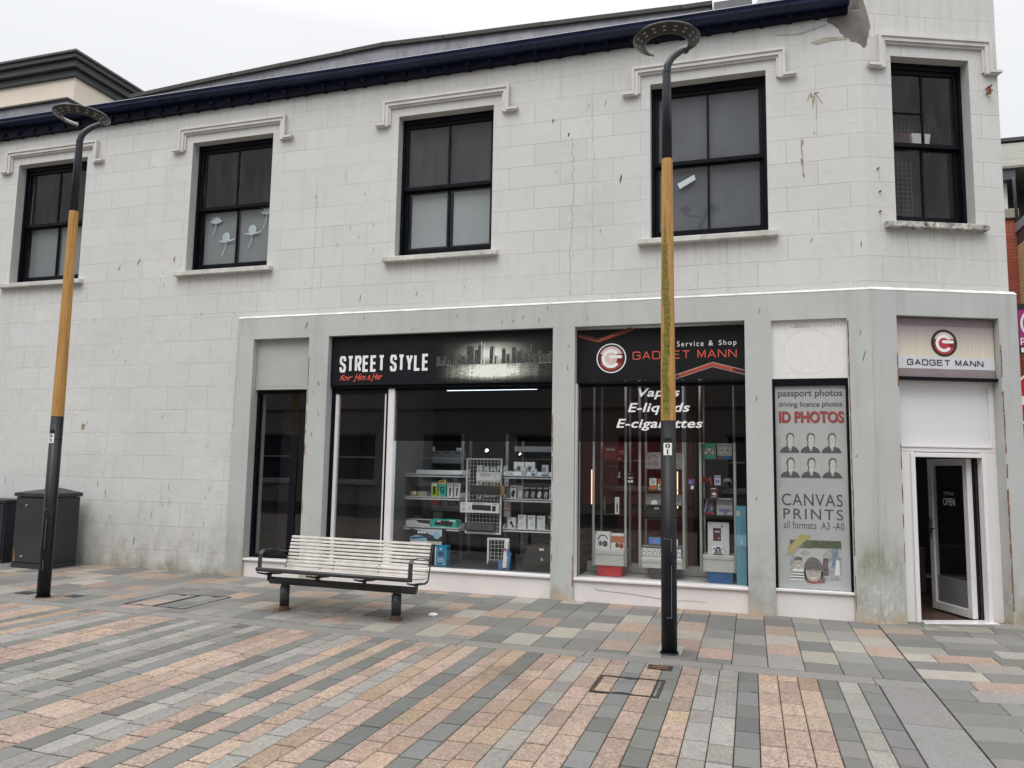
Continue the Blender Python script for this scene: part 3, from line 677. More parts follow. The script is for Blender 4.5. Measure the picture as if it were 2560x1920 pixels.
# ------------------------------------------------------------------ sash windows, hoods, sills
def bar(mb, s0, s1, z0, z1, d0=.10, d1=.19): mb.box(s0, s1, d0, d1, z0, z1)
def sash_window(fr, s0, s1, z0, z1, film, tall=False, label=None):
    """black vertical sash, two panes over two, with its glass and whatever hangs behind it"""
    w_ = MB(fr); W = s1-s0; D = .135
    # box frame
    bar(w_, s0, s0+.035, z0, z1, D, D+.12); bar(w_, s1-.035, s1, z0, z1, D, D+.12); bar(w_, s0+.035, s1-.035, z1-.075, z1, D, D+.12); bar(w_, s0+.035, s1-.035, z0, z0+.055, D, D+.12)
    zm = z0 + (z1-z0)*.508; mid = (s0+s1)/2
    # upper sash (outer), lower sash (set back)
    for (a, b, d) in ((zm-.04, z1-.075, D+.02), (z0+.055, zm+.01, D+.065)):
        bar(w_, s0+.035, s0+.082, a, b, d, d+.04); bar(w_, s1-.082, s1-.035, a, b, d, d+.04)
        bar(w_, s0+.082, s1-.082, b-.05, b, d, d+.04); bar(w_, s0+.082, s1-.082, a, a+(.05 if a > zm-.1 else .085), d, d+.04)
        aa = a + (.05 if a > zm-.1 else .085); bar(w_, mid-.013, mid+.013, aa, b-.05, d+.005, d+.035)
    if tall: bar(w_, s0+.082, mid-.013, zm+.355, zm+.375, D+.025, D+.055)
    f = w_.build('window', BLACKF, SHOP, bevel=.004)
    if label: f['label'] = label
    k = 0
    for (a, b, d) in ((zm+.01, z1-.125, D+.04), (z0+.14, zm-.04, D+.085)):
        for (p, q) in ((s0+.082, mid-.013), (mid+.013, s1-.082)):
            m_ = MB(fr); m_.face([(p-.004, d, a-.004), (q+.004, d, a-.004), (q+.004, d, b+.004), (p-.004, d, b+.004)]); m_.build('pane', GLASSU, f, fix=False)
            if film[k] is not None:
                m_ = MB(fr); e = film[k][1]; m_.box(p+e, q-e, d+.035, d+.038, a+e, b-e); m_.build('window_film', film[k][0], f)
            k += 1
    m_ = MB(fr); m_.box(s0-.1, s1+.1, .32, .9, z0-.05, z0-.04); m_.box(s0-.1, s1+.1, .9, .91, z0-.05, z1+.1); m_.box(s0-.1, s1+.1, .32, .9, z1+.05, z1+.06); m_.box(s0-.11, s0-.1, .32, .9, z0-.05, z1+.06); m_.box(s1+.1, s1+.11, .32, .9, z0-.05, z1+.06)
    m_.build('room_recess', IDARK, f, fix=False)
    return f
def sill(fr, s0, s1, z, m):
    m_ = MB(fr); m_.prism([(-.085, z-.075), (-.085, z-.012), (.14, z+.012), (.14, z-.075)], 0, s0-.14, s1+.10); return m_.build('window_sill', m, SHOP, bevel=.006)
def hood(fr, s0, s1, zt, zf):
    """drip moulding: two-step label that drops beside the opening and turns out at its feet"""
    m_ = MB(fr); 
    def path(ins, lip):
        return [(s0-lip+ins, zf+ins*.9), (s0+ins, zf+ins*.9), (s0+ins, zt-ins), (s1-ins, zt-ins), (s1-ins, zf+ins*.9), (s1+lip-ins, zf+ins*.9)]
    def band(i0, i1, d, lip):
        A, B = path(i0, lip), path(i1, lip)
        # outer path is the upper edge, inner path the lower edge
        A[0] = (s0-lip, zf+.0+.0); A[1] = (s0+i0, zf); A[4] = (s1-i0, zf); A[5] = (s1+lip, zf)
        B[0] = (s0-lip+i1*.3, zf-(i1-i0)); B[1] = (s0+i1, zf-(i1-i0)); B[4] = (s1-i1, zf-(i1-i0)); B[5] = (s1+lip-i1*.3, zf-(i1-i0))
        for k in range(5):
            a0, a1, b1, b0 = A[k], A[k+1], B[k+1], B[k]
            i = [m_.P((p[0], dd, p[1])) for dd in (d, .002) for p in (a0, a1, b1, b0)]
            for q in ((0, 1, 2, 3), (0, 4, 5, 1), (3, 2, 6, 7), (0, 3, 7, 4), (1, 5, 6, 2)): m_.f.append([i[t] for t in q]); m_.m.append(0)
    band(0, .03, -.065, .12); band(.03, .075, -.05, .115); band(.075, .10, -.028, .07)
    return m_.build('hood_mould', HOOD, SHOP, fix=True)
film = {0: [None, None, (BLIND, .012), (BLIND, .012)], 1: [None, None, (BLIND, .012), (BLIND, .012)],
        2: [(BLINDD, .0), (BLINDD, .0), (BLINDL, .035), (BLINDL, .035)], 3: [(BLINDM, -.002), (BLINDM, -.002), (BLINDM, -.002), (BLINDM, -.002)]}
for k, (a, b) in enumerate(WIN):
    f = sash_window(WORLD, a, b, WZ0, WZ1, film[k])
    sill(WORLD, a, b, WZ0, SILL); hood(WORLD, a-.215, b+.215, 6.366, 6.06)
    if k == 1:                                         # paper flowers stuck inside the lower panes
        def flower(mb, x, z, sc, kind):
            d = .225
            if not kind: mb.face([(x+sc*u, d-.0002, z+sc*v) for u, v in ((-.42, .1), (-.5, .45), (-.34, .8), (0, 1.0), (.3, .85), (.48, .5), (.4, .1), (0, -.05))])
            for j in range(5 if kind else 0):
                an = R(90 + (j-2)*32) if kind else R(90 + (j-1)*40); r = sc
                ex, ez = x+r*math.cos(an), z+r*math.sin(an); nx, nz = -math.sin(an)*r*(.2 if kind else .34), math.cos(an)*r*(.2 if kind else .34)
                mx_, mz = x+.55*r*math.cos(an), z+.55*r*math.sin(an); mb.face([(x, d-.0003*j, z), (mx_+nx, d-.0003*j, mz+nz), (ex, d-.0003*j, ez), (mx_-nx, d-.0003*j, mz-nz)])
            if not kind:
                mb.face([(x-1.1*sc, d, z+.15*sc), (x, d, z+.08*sc), (x, d, z-.12*sc), (x-.5*sc, d, z-.05*sc)]); mb.face([(x+1.2*sc, d, z+.3*sc), (x, d, z+.1*sc), (x, d, z-.1*sc), (x+.7*sc, d, z+.02*sc)])
            mb.stroke([(x, z), (x-.1*sc, z-.7*sc), (x-.45*sc, z-1.5*sc)], .010, d-.0004)
        mb = MB(); flower(mb, -7.42, 4.98, .12, 1); flower(mb, -6.56, 5.05, .13, 1); flower(mb, -7.23, 4.70, .14, 0); flower(mb, -6.79, 4.78, .14, 0)
        mb.build('flower_sticker', FLOWER, f, fix=False)
        mb = MB(); mb.box(-6.88, -6.62, .30, .34, 4.36, 4.455); mb.build('cardboard_edge', plain('cardboard', (.33, .2, .1), .8), f)
    if k == 3:
        mb = MB(); mb.face([(x, .215, z) for x, z in ((-.80, 4.95), (-.60, 5.05), (-.585, 4.985), (-.77, 4.885))]); mb.build('paper_note', FLOWER, f, fix=False)
f5 = sash_window(CH, CWIN[0], CWIN[1], CWIN[2], CWIN[3], [None]*4, True, 'sash window with wire grids and a white tub behind its panes')
mb = MB(CH)
for s in [x*.055+.42 for x in range(8)]: mb.box(s, s+.003, .42, .423, 4.4, 5.15)
for z in [x*.055+4.45 for x in range(13)]: mb.box(.42, .81, .424, .427, z, z+.003)
for s in [x*.05+.62 for x in range(10)]: mb.box(s, s+.003, .46, .463, 5.25, 5.62)
for z in [x*.05+5.3 for x in range(6)]: mb.box(.6, .9, .464, .467, z, z+.003)
mb.build('wire_grid', plain('dull_wire', (.17, .17, .17), .5, bump=0), f5)
mb = MB(CH); mb.prism([(.80, 5.30), (1.0, 5.30), (1.03, 5.47), (.79, 5.47)], 1, .36, .5); mb.build('white_tub', PVC, f5, bevel=.008)
mb = MB(CH); mb.prism([(.47, 5.31), (.77, 5.31), (.77, 5.46), (.62, 5.49), (.5, 5.37)], 1, .38, .5); mb.build('brown_box', plain('brown_card', (.09, .04, .03), .8), f5)
sill(CH, CWIN[0], CWIN[1], CWIN[2], SILL_D); hood(CH, CWIN[0]-.165, CWIN[1]+.25, 6.42, 6.07)
mb = MB(CH); mb.box(1.46, 1.475, -.10, 0, 5.80, 5.81); mb.box(1.46, 1.475, -.10, 0, 5.86, 5.87); mb.box(1.46, 1.50, -.04, -.03, 5.79, 5.88); mb.build('rusty_bracket', RUST, SHOP)
for s, z in ((.16, 4.60), (.155, 4.37), (.145, 4.86)):
    mb = MB(CH); mb.tube([(s, 0, z), (s, -.03, z)], .009, 8); mb.build('rusty_bolt', RUST, SHOP)

# ------------------------------------------------------------------ wear on the walls: chips, scratches, bird streaks, filled cracks
def chips(name, mat_, seeds, fr=WORLD, d=-.0028):
    mb = MB(fr)
    for (s, z, ln, wd, an) in seeds:
        a = R(an); u = (math.cos(a), math.sin(a)); v = (-u[1], u[0]); n_ = 7; pts = []
        for k in range(n_): 
            t = -1+2*k/(n_-1); ww = wd*(1-t*t)**.7*random.uniform(.6, 1.2); pts.append((s+u[0]*t*ln+v[0]*ww, d, z+u[1]*t*ln+v[1]*ww))
        for k in range(n_-2, 0, -1):
            t = -1+2*k/(n_-1); ww = wd*(1-t*t)**.7*random.uniform(.5, 1.1); pts.append((s+u[0]*t*ln-v[0]*ww, d, z+u[1]*t*ln-v[1]*ww))
        mb.face(pts)
    return struct(mb.build(name, mat_, SHOP, fix=False), 'stuff')
def free(s, z):
    if any(a-.3 < s < b+.3 and WZ0-.2 < z < 6.5 for a, b in WIN): return False
    if s > -6.8 and z < 3.58: return False
    return True
sd = []
while len(sd) < 60:
    s, z = random.uniform(-12, 1.2), random.uniform(.3, 6.4)
    if free(s, z): sd.append((s, z, random.uniform(.012, .045), random.uniform(.002, .005), random.uniform(60, 100)))
sd += [(-2.30, 5.83, .03, .012, 70), (-2.10, 5.63, .03, .013, 80), (-1.45, 5.0, .06, .01, 80), (-8.9, 4.35, .05, .008, 65), (-8.55, 4.42, .06, .009, 65), (-4.9, 3.7, .05, .006, 85)]
chips('paint_chip_marks', STAIN, sd)
sd = []
while len(sd) < 45:
    s, z = random.uniform(-12, 1.2), random.uniform(.6, 6.2)
    if free(s, z): sd.append((s, z, random.uniform(.02, .06), random.uniform(.004, .010), random.uniform(55, 95)))
chips('filler_marks', FILLER, sd)
sd = []
while len(sd) < 26:
    s, z = random.uniform(-11, -6.9), random.uniform(.2, 1.3)
    sd.append((s, z, random.uniform(.02, .08), random.uniform(.004, .014), random.uniform(80, 100)))
chips('grey_scuffs', STAING, sd, d=-.0022)
chips('bird_streaks', STAINB, [(.69, 5.75, .05, .006, 70), (.72, 5.77, .04, .010, 100), (.75, 5.74, .08, .010, 85), (.77, 5.62, .15, .0035, 90), (.73, 5.68, .09, .004, 92), (.80, 5.72, .08, .005, 118), (.775, 5.79, .03, .012, 20), (.60, 5.18, .12, .006, 90), (.612, 4.98, .18, .005, 89), (.60, 5.0, .05, .010, 92), (.615, 5.22, .04, .009, 85), (.62, 4.84, .03, .009, 95), (-9.35, 2.0, .05, .04, 60), (-7.92, 4.42, .05, .016, 80)])
def crack(pts, t, mat_, name, d=-.003):
    mb = MB(); P = []
    for (x0, z0), (x1, z1) in zip(pts, pts[1:]):
        n_ = max(2, int(math.hypot(x1-x0, z1-z0)/.07))
        for k in range(n_):
            q = k/n_; P.append((x0+(x1-x0)*q+random.uniform(-.018, .018), z0+(z1-z0)*q))
    P.append(pts[-1])
    for k in range(len(P)-1):
        mb.stroke([P[k], P[k+1]], t*random.uniform(.4, 1.3), d-.00005*(k % 3))
    return mb.build(name, mat_, SHOP, fix=False)
crack([(-8.75, 3.6), (-8.83, 2.9), (-8.88, 2.1), (-8.95, 1.6)], .014, FILLER, 'filled_crack')
crack([(-2.05, 5.6), (-2.03, 4.9), (-2.07, 4.3), (-2.06, 3.6)], .006, STAING, 'hairline_crack')
crack([(-1.80, 6.2), (-1.79, 5.2), (-1.78, 4.2), (-1.80, 3.6)], .004, STAING, 'hairline_crack')
crack([(-5.63, 5.4), (-5.62, 4.5), (-5.65, 3.65)], .004, STAING, 'hairline_crack')
# rust along the shopfront edges
FLAKE = plain('cream_flakes', (.58, .52, .42), .9, var=.3, scale=30, bump=.3)
def rust_edge(fr, s, z0, z1, d=PJ-.002, p=.5, wd=.011, m_=None):
    mb = MB(fr); z = z0
    while z < z1:
        ln = random.uniform(.04, .22)
        if random.random() < p:
            a = [random.uniform(.3, 1)*wd for _ in range(4)]
            mb.face([(s-a[0], d, z), (s+a[1]*.3, d, z), (s+a[1]*.4, d, z+ln), (s-a[2], d, z+ln*.9)])
        z += ln
    return struct(mb.build('paint_flakes' if m_ else 'rust_line', m_ or RUST, SHOP, fix=False), 'stuff')
rust_edge(WORLD, -5.598, .6, 2.9); rust_edge(WORLD, -2.249, .3, 2.2, p=.4); rust_edge(WORLD, -1.996, .0, .45, p=.8); rust_edge(WORLD, 1.027, .1, 3.1, p=.8)
rust_edge(CH, .272, .6, 3.1, p=.5); rust_edge(WORLD, 1.033, .4, 3.0, p=.5, wd=.012, m_=FLAKE); rust_edge(CH, 1.458, .8, 3.1, p=.4, wd=.012, m_=FLAKE); rust_edge(CH, 1.452, .1, 3.1, p=.8, wd=.018)
crack([(-6.72, 3.3), (-6.74, 2.2), (-6.76, .1)], .006, STAING, 'hairline_crack', PJ-.003)
chips('surround_chips', STAIN, [(-5.66, 3.36, .06, .008, 70)] + [(random.uniform(-6.6, 1.2), random.uniform(3.25, 3.44), random.uniform(.01, .04), .004, random.uniform(60, 110)) for _ in range(10)] + [(random.choice((-5.46, -2.12, .09, 1.13)) + random.uniform(-.06, .06), random.uniform(.3, 3.1), random.uniform(.01, .05), .004, random.uniform(70, 110)) for _ in range(16)], d=PJ-.003)

# ------------------------------------------------------------------ shopfront joinery
def riser(fr, s0, s1, zs, d=-.01, z0=-.2):
    m_ = MB(fr); m_.box(s0, s1, d, d+.06, z0, zs-.03); r_ = m_.build('stall_riser', WHITE, SHOP, bevel=.003)
    m_ = MB(fr); m_.box(s0, s1, d-.03, d+.15, zs-.029, zs); m_.build('sill_board', PVC, r_, bevel=.006); return r_
# side door bay: fanlight panel over a dark full-height light
a, b = BAYS['door'][:2]
mb = MB(); mb.box(a, b, .045, .075, 2.545, 3.195); mb.box(a, b, .04, .10, 2.505, 2.543); mb.build('fanlight_panel', FANL, SHOP, bevel=.004)
mb = MB(); D_ = .10
mb.box(a, a+.045, D_, D_+.08, .255, 2.50); mb.box(b-.045, b, D_, D_+.08, .255, 2.50); mb.box(a+.045, b-.045, D_, D_+.08, 2.455, 2.50); mb.box(a+.045, b-.045, D_, D_+.08, .255, .30)
sd_ = mb.build('side_window', BLACKF, SHOP, bevel=.004); sd_['label'] = 'tall narrow dark window beside the blank wall'
mb = MB(); mb.face([(a+.04, D_+.03, .29), (b-.04, D_+.03, .29), (b-.04, D_+.03, 2.46), (a+.04, D_+.03, 2.46)]); mb.build('pane', GLASS, sd_, fix=False)
mb = MB(); mb.box(a-.1, b+.1, 1.0, 1.02, 0, 2.7); mb.box(a-.12, a-.1, .3, 1.02, 0, 2.7); mb.box(b+.1, b+.12, .3, 1.02, 0, 2.7); mb.box(a-.12, b+.12, .3, 1.02, 2.7, 2.72); mb.box(-6.36, -6.10, .55, .57, .3, 2.4); mb.build('back_panel', IBLUE, sd_)
riser(WORLD, a, b, .255)
# fashion/phone shopfront
a, b = BAYS['style'][:2]
mb = MB(); mb.box(a, b, .06, .14, 2.505, 2.545)
mb.box(a, a+.055, .09, .17, .255, 2.50); mb.box(-4.515, -4.487, .09, .17, .255, 2.50); mb.box(a+.055, -4.515, .09, .17, 2.44, 2.50); mb.box(-4.395, b, .09, .15, 2.475, 2.503)
sf = mb.build('shop_window', BLACKF, SHOP, bevel=.004); sf['label'] = 'wide shop window with a narrow left light and a broad display pane'
mb = MB(); mb.box(-4.486, -4.397, .085, .18, .256, 2.503); mb.box(a+.055, a+.10, .10, .16, .255, 2.44); mb.box(-4.54, -4.516, .10, .16, .255, 2.44); mb.build('white_mullion', PVC, sf, bevel=.006)
mb = MB(); mb.face([(a+.09, .13, .256), (-4.53, .13, .256), (-4.53, .13, 2.44), (a+.09, .13, 2.44)]); mb.build('pane', GLASS, sf, fix=False)
mb = MB(); mb.face([(-4.40, .12, .256), (b+.01, .12, .256), (b+.01, .12, 1.825), (-4.40, .12, 1.825)]); mb.build('pane', GLASS, sf, fix=False)
mb = MB(); mb.face([(-4.40, .12, 1.827), (b+.01, .12, 1.827), (b+.01, .12, 2.49), (-4.40, .12, 2.49)]); mb.build('tinted_pane', TINT, sf, fix=False)
riser(WORLD, a, b, .258)
# gadget shopfront
a, b = BAYS['gadget'][:2]
mb = MB(); mb.box(a, b, .065, .15, 2.515, 2.548); mb.box(a, a+.018, .10, .16, .25, 2.513); mb.box(b-.014, b, .10, .16, .25, 2.513); mb.box(a+.018, b-.014, .10, .15, 2.485, 2.513)
gf = mb.build('shop_window', BLACKF, SHOP, bevel=.003); gf['label'] = 'shop window with white vaping words across its dark upper half'
mb = MB(); mb.box(a-.001, a+.018, .02, .10, .25, 2.52); mb.build('white_edge', PVC, gf)
mb = MB(); mb.face([(a+.01, .12, .25), (b-.005, .12, .25), (b-.005, .12, 1.83), (a+.01, .12, 1.83)]); mb.build('pane', GLASS, gf, fix=False)
mb = MB(); mb.face([(a+.01, .12, 1.832), (b-.005, .12, 1.832), (b-.005, .12, 2.49), (a+.01, .12, 2.49)]); mb.build('tinted_pane', TINT, gf, fix=False)
gr = riser(WORLD, a, b, .252)
mb = MB(); mb.stroke([(-1.74, .142), (-1.70, .125), (-1.3, .105), (-1.0, .075), (-.85, .085)], .008, -.0125); mb.stroke([(-.85, .06), (-.7, .075), (-.5, .07)], .005, -.0125); mb.build('scuff', STAING, gr, fix=False)
# photo bay
a, b = BAYS['photo'][:2]
mb = MB(); mb.box(a, b, .0, .03, 2.535, 3.185)
pb = mb.build('blank_panel', plain('white_plaster_panel', (.74, .735, .735), .75, var=.07, scale=14, bump=.7), SHOP)
mb = MB(); mb.ring(.62, -.0015, 2.83, .250, .254, 40); mb.build('disc_outline', plain('faint_outline', (.64, .635, .635), .8), pb, fix=False)
mb = MB()
for k in range(24): mb.face([(a+.01+k*.032, -.0015, 3.10), (a+.02+k*.032, -.0015, 3.10), (a+.034+k*.032, -.0015, 3.135), (a+.024+k*.032, -.0015, 3.135)])
mb.face([(.46, -.002, 3.10), (.64, -.002, 3.105), (.65, -.002, 3.135), (.50, -.002, 3.14)]); mb.build('old_hatching', plain('faded_print', (.50, .49, .49), .8), pb, fix=False)
mb = MB(); mb.box(a, a+.03, .0, .08, .27, 2.53); mb.box(b-.025, b, .0, .08, .27, 2.53); mb.box(a+.03, b-.025, .0, .08, 2.455, 2.53)
pf = mb.build('shop_window', BLACKF, SHOP, bevel=.003); pf['label'] = 'narrow black framed window filled with the photo service poster'
mb = MB(); mb.face([(a+.025, .012, .27), (b-.02, .012, .27), (b-.02, .012, 2.46), (a+.025, .012, 2.46)]); mb.build('pane', GLASS, pf, fix=False)
riser(WORLD, a, b, .268)

# ------------------------------------------------------------------ corner doorway
mb = MB(CH); a, b = CDOOR[:2]; D_ = .09
mb.box(a, .50, D_, D_+.07, -.06, 1.752); mb.box(1.262, b, D_, D_+.07, -.06, 1.752); mb.box(a, b, D_, D_+.07, 1.754, 1.80); mb.box(a, a+.05, D_, D_+.07, 1.80, 2.535); mb.box(b-.055, b, D_, D_+.07, 1.80, 2.535); mb.box(a+.05, b-.055, D_, D_+.07, 2.475, 2.535)
mb.box(.452, .502, D_-.018, D_-.002, -.06, 1.745); mb.box(1.26, 1.31, D_-.018, D_-.002, -.06, 1.745); mb.box(.502, 1.26, D_-.018, D_+.07, 1.697, 1.745)
mb.box(a+.05, b-.055, D_-.012, D_+.02, 1.801, 1.83)
dr = mb.build('entrance_door', PVC, SHOP, bevel=.005)
mb = MB(CH); mb.box(a+.05, b-.055, D_+.03, D_+.05, 1.83, 2.475); mb.build('transom_panel', TRANSOM, dr)
mb = MB(CH); mb.box(.45, 1.31, -.03, D_+.10, -.062, -.032); mb.build('threshold', PVC, dr, bevel=.006)
# open leaf, hinged on the right and swung into the shop
LS0, LS1, LD0, LD1, LZ0, LZ1 = 1.165, 1.225, .20, .90, -.028, 1.69
mb = MB(CH); mb.box(LS0, LS1, LD0, LD0+.075, LZ0, LZ1); mb.box(LS0, LS1, LD1-.075, LD1, LZ0, LZ1); mb.box(LS0, LS1, LD0+.075, LD1-.075, LZ1-.075, LZ1); mb.box(LS0, LS1, LD0+.075, LD1-.075, LZ0, LZ0+.09)
mb.build('door_leaf', PVC, dr, bevel=.005)
mb = MB(CH); mb.face([(LS0+.02, LD0+.07, LZ0+.08), (LS0+.02, LD1-.07, LZ0+.08), (LS0+.02, LD1-.07, LZ1-.07), (LS0+.02, LD0+.07, LZ1-.07)]); mb.build('leaf_glass', glass('door_glass', (.75, .78, .78), 1.6), dr, fix=False)
mb = MB(CH); mb.box(LS0+.03, LS0+.034, LD0+.08, LD1-.08, LZ0+.09, .36); mb.build('kick_panel', PVCIN, dr)
mb = MB(CH); mb.box(LS0-.012, LS0, LD1-.065, LD1-.035, .78, 1.0); mb.box(LS0-.05, LS0-.012, LD1-.058, LD1-.042, .88, .90); mb.box(LS0-.05, LS0-.035, LD1-.16, LD1-.042, .88, .90); mb.build('door_handle', CHROME, dr, bevel=.003)
mb = MB(CH); mb.box(1.245, 1.262, .17, .185, -.03, 1.695); mb.box(1.235, 1.243, .20, .23, .0, 1.68); mb.build('brush_seal', IDARK, dr)

# ------------------------------------------------------------------ rooms behind the glass
mb = MB()
mb.face([(-5.9, 4.5, .0), (3.3, 4.5, .0), (3.3, 4.5, 3.2), (-5.9, 4.5, 3.2)]); mb.face([(-5.9, .33, 3.0), (1.75, .33, 3.0), (2.6, .72, 3.0), (3.3, 4.6, 3.0), (-5.9, 4.6, 3.0)])
mb.face([(-5.45, .33, 0), (-5.45, 4.6, 0), (-5.45, 4.6, 3.0), (-5.45, .33, 3.0)]); mb.face([(2.68, .82, 0), (3.3, 4.6, 0), (3.3, 4.6, 3), (2.68, .82, 3)])
mb.face([(-2.17, .33, 0), (-2.17, 1.9, 0), (-2.17, 1.9, 3), (-2.17, .33, 3)]); mb.face([(.05, .33, 0), (.05, 2.4, 0), (.05, 2.4, 3), (.05, .33, 3)]); mb.face([(-4.44, .20, 0), (-4.44, 1.5, 0), (-4.44, 1.5, 3), (-4.44, .20, 3)])
mb.build('interior_wall', IWALL, SHOP, fix=False)
mb = MB(); mb.face([(-5.9, .12, -.045), (1.32, .12, -.045), (2.62, .645, -.045), (3.3, 4.6, -.045), (-5.9, 4.6, -.045)]); mb.build('interior_floor', IFLOOR, SHOP, fix=False)
mb = MB(); mb.box(-5.31, -2.17, .142, 1.2, .20, .238); mb.build('dark_deck', IDARK, SHOP)
mb = MB(); mb.box(-2.0, -.05, .142, .95, .19, .232); mb.box(-2.0, -.05, .80, .95, .24, .345); mb.build('display_deck', DISPF, SHOP)
mb = MB(); mb.box(-2.16, -.72, 1.30, 1.32, 1.05, 2.4); mb.box(-1.70, -.72, 1.325, 1.33, 0, 1.0); mb.build('red_backdrop', IRED, SHOP)
mb = MB(); mb.box(-2.16, .04, 1.60, 1.62, .2, 1.1); mb.box(-.70, .04, 1.30, 1.32, .9, 2.6); mb.box(-5.3, -4.46, .9, .92, .24, 2.9); mb.build('dark_backdrop', IDARK, SHOP)
def lamp(name, label, mbx, mat_, base, cat='light'): return tag(mbx.build(name, mat_, base=base), label, cat)
mb = MB(); mb.tube([(-3.873, .6, 2.527), (-2.63, .6, 2.530)], .014, 10)
lamp('strip_light', 'bright white strip light glowing behind the top of the wide shop window', mb, emit('strip_light_white', (.75, .93, 1.), 14), (-3.25, .6, 2.5))
mb = MB(); mb.box(-1.97, -1.958, .9, .912, 1.06, 1.50)
lamp('neon_strip', 'warm upright light strip at the left edge of the gadget window', mb, emit('strip_light_warm', (1., .62, .33), 2.2), (-1.96, .9, 1.06))
mb = MB(); mb.box(-.886, -.876, .9, .912, 1.04, 1.495)
lamp('neon_strip', 'warm upright light strip right of the lamp post behind the gadget window', mb, emit('strip_light_warm_b', (1., .66, .38), 2.2), (-.88, .9, 1.04))
for k, (x, y, z, r, lb) in enumerate(((-3.977, 2.6, 1.778, .024, 'larger ceiling spotlight glowing behind the gondola shelves in the wide shop window'), (-3.43, 2.6, 1.728, .014, 'small ceiling spotlight glowing just above the wire display rack'))):
    mb = MB(); mb.tube([(x, y, z), (x-.01, y-.03, z-.02)], [r, r*.7], 10); lamp('spotlight', lb, mb, emit('spot_%d' % k, (1, .97, .9), 3), (x, y, z))
def lamp_light(name, loc, sx_, sy_, en, col, tilt=0.):
    ld = bpy.data.lights.new(name, 'AREA'); ld.shape = 'RECTANGLE'; ld.size = sx_; ld.size_y = sy_; ld.energy = en; ld.color = col
    lo = bpy.data.objects.new(name, ld); COL.objects.link(lo); lo.location = loc; lo.rotation_euler = (tilt, 0, 0); return lo
lamp_light('strip_lamp', (-3.25, .50, 2.50), 1.24, .05, 17, (.88, .95, 1.), R(12))       # the strip light's own output
mb = MB(); mb.box(-1.75, -.35, .255, .285, 2.72, 2.75); lamp('strip_light', 'added unseen strip behind the coral lettered shop sign, brightening the display cabinets', mb, emit('added_strip_glow', (1., .95, .88), 8), (-1.05, .27, 2.73))  # added glowing strip, out of sight, to brighten the cabinets
lamp_light('cabinet_fill', (-1.05, .22, 2.70), 1.4, .05, 4, (1., .96, .9), R(16))  # fill light added with that strip for the cabinet stock
lamp_light('room_fill', (-3.0, 2.6, 2.9), 2.0, .4, 8, (1., .97, .93))  # area light added to lift the dark room, no fitting modelled
lamp_light('counter_fill', (1.3, 2.2, 2.9), .8, .3, 9, (.95, 1., .98))  # unseen area light added to brighten the stock past the corner door

# ------------------------------------------------------------------ signs
sg = thing('shop_sign', 'long black shop sign lettered STREET STYLE with a night skyline picture', 'shop sign', (-3.8, .04, 2.53))
a, b = BAYS['style'][:2]
mb = MB(); mb.box(a, b, .035, .055, 2.547, 3.20); mb.build('sign_board', SIGNK, sg, bevel=.002)
mb = MB(); glyph_line(mb, 'STREET STYLE', -5.185, -3.905, 2.72, 2.937, .035, .017, .0325, space=.42); mb.build('lettering', INKW, sg, fix=False)
mb = MB(); mb.mesh(fit(text_vf('for', .012, .35), -5.175, -4.985, 2.612, 2.69), .0325); mb.mesh(fit(text_vf('Him', .016, .4), -4.955, -4.79, 2.612, 2.695), .0325); mb.mesh(fit(text_vf('&', .012, .3), -4.772, -4.72, 2.617, 2.675), .0325); mb.mesh(fit(text_vf('Her', .016, .4), -4.70, -4.553, 2.617, 2.70), .0325)
mb.stroke([(-4.975, 2.612), (-4.965, 2.598), (-4.945, 2.604)], .010, .0325); mb.stroke([(-4.72, 2.617), (-4.71, 2.603), (-4.69, 2.609)], .010, .0325)
mb.build('script_lettering', INKR, sg, fix=False)
def skyline_mat():
    n = NT('skyline_print'); t = n.new('ShaderNodeTexCoord'); sp = n.new('ShaderNodeSeparateXYZ'); n.l(t.outputs['Object'], sp.inputs[0])
    # object origin is x -3.8, z 2.53; the printed glow sits at x -3.03, waterline z 2.785
    X = n.math('SUBTRACT', sp.outputs['X'], .74); Z = n.math('SUBTRACT', sp.outputs['Z'], .255)
    r2 = n.math('ADD', n.math('POWER', n.math('DIVIDE', X, .5), 2), n.math('POWER', n.math('DIVIDE', n.math('SUBTRACT', Z, .13), .19), 2))
    glow = n.math('MULTIPLY', n.math('POWER', 2.718, n.math('MULTIPLY', r2, -1.3)), .9)
    rw = n.math('ADD', n.math('POWER', n.math('DIVIDE', X, .5), 2), n.math('POWER', n.math('DIVIDE', n.math('ADD', Z, .09), .15), 2))
    wat = n.math('MULTIPLY', n.math('POWER', 2.718, n.math('MULTIPLY', rw, -1.1)), n.rng(n.noise(6, 5, .7, coord=(2.2, 1, 7)), .3, .7, .7, 1.6))
    strk = n.math('MULTIPLY', n.rng(n.noise(5, 3, .6, coord=(5, 1, .4), w=2), .45, .7, 0, .35), n.math('POWER', 2.718, n.math('MULTIPLY', n.math('POWER', n.math('DIVIDE', X, .62), 2), -1)))
    wat = n.math('ADD', wat, strk)
    isup = n.math('GREATER_THAN', Z, 0.)
    v = n.math('ADD', n.math('MULTIPLY', isup, glow), n.math('MULTIPLY', n.math('SUBTRACT', 1, isup), wat))
    edge = n.math('MULTIPLY', n.rng(sp.outputs['X'], -.02, .14, 0, 1), n.rng(n.math('ABSOLUTE', n.math('SUBTRACT', sp.outputs['Z'], .31), 0), .2, .3, 1, 0))
    v = n.math('MULTIPLY', v, edge)
    n.col(n.ramp(v, (0, (.009, .009, .010)), (.22, (.05, .05, .046)), (.65, (.36, .37, .33)), (.9, (.85, .86, .80)))); return n.set(.5, 0, .2)
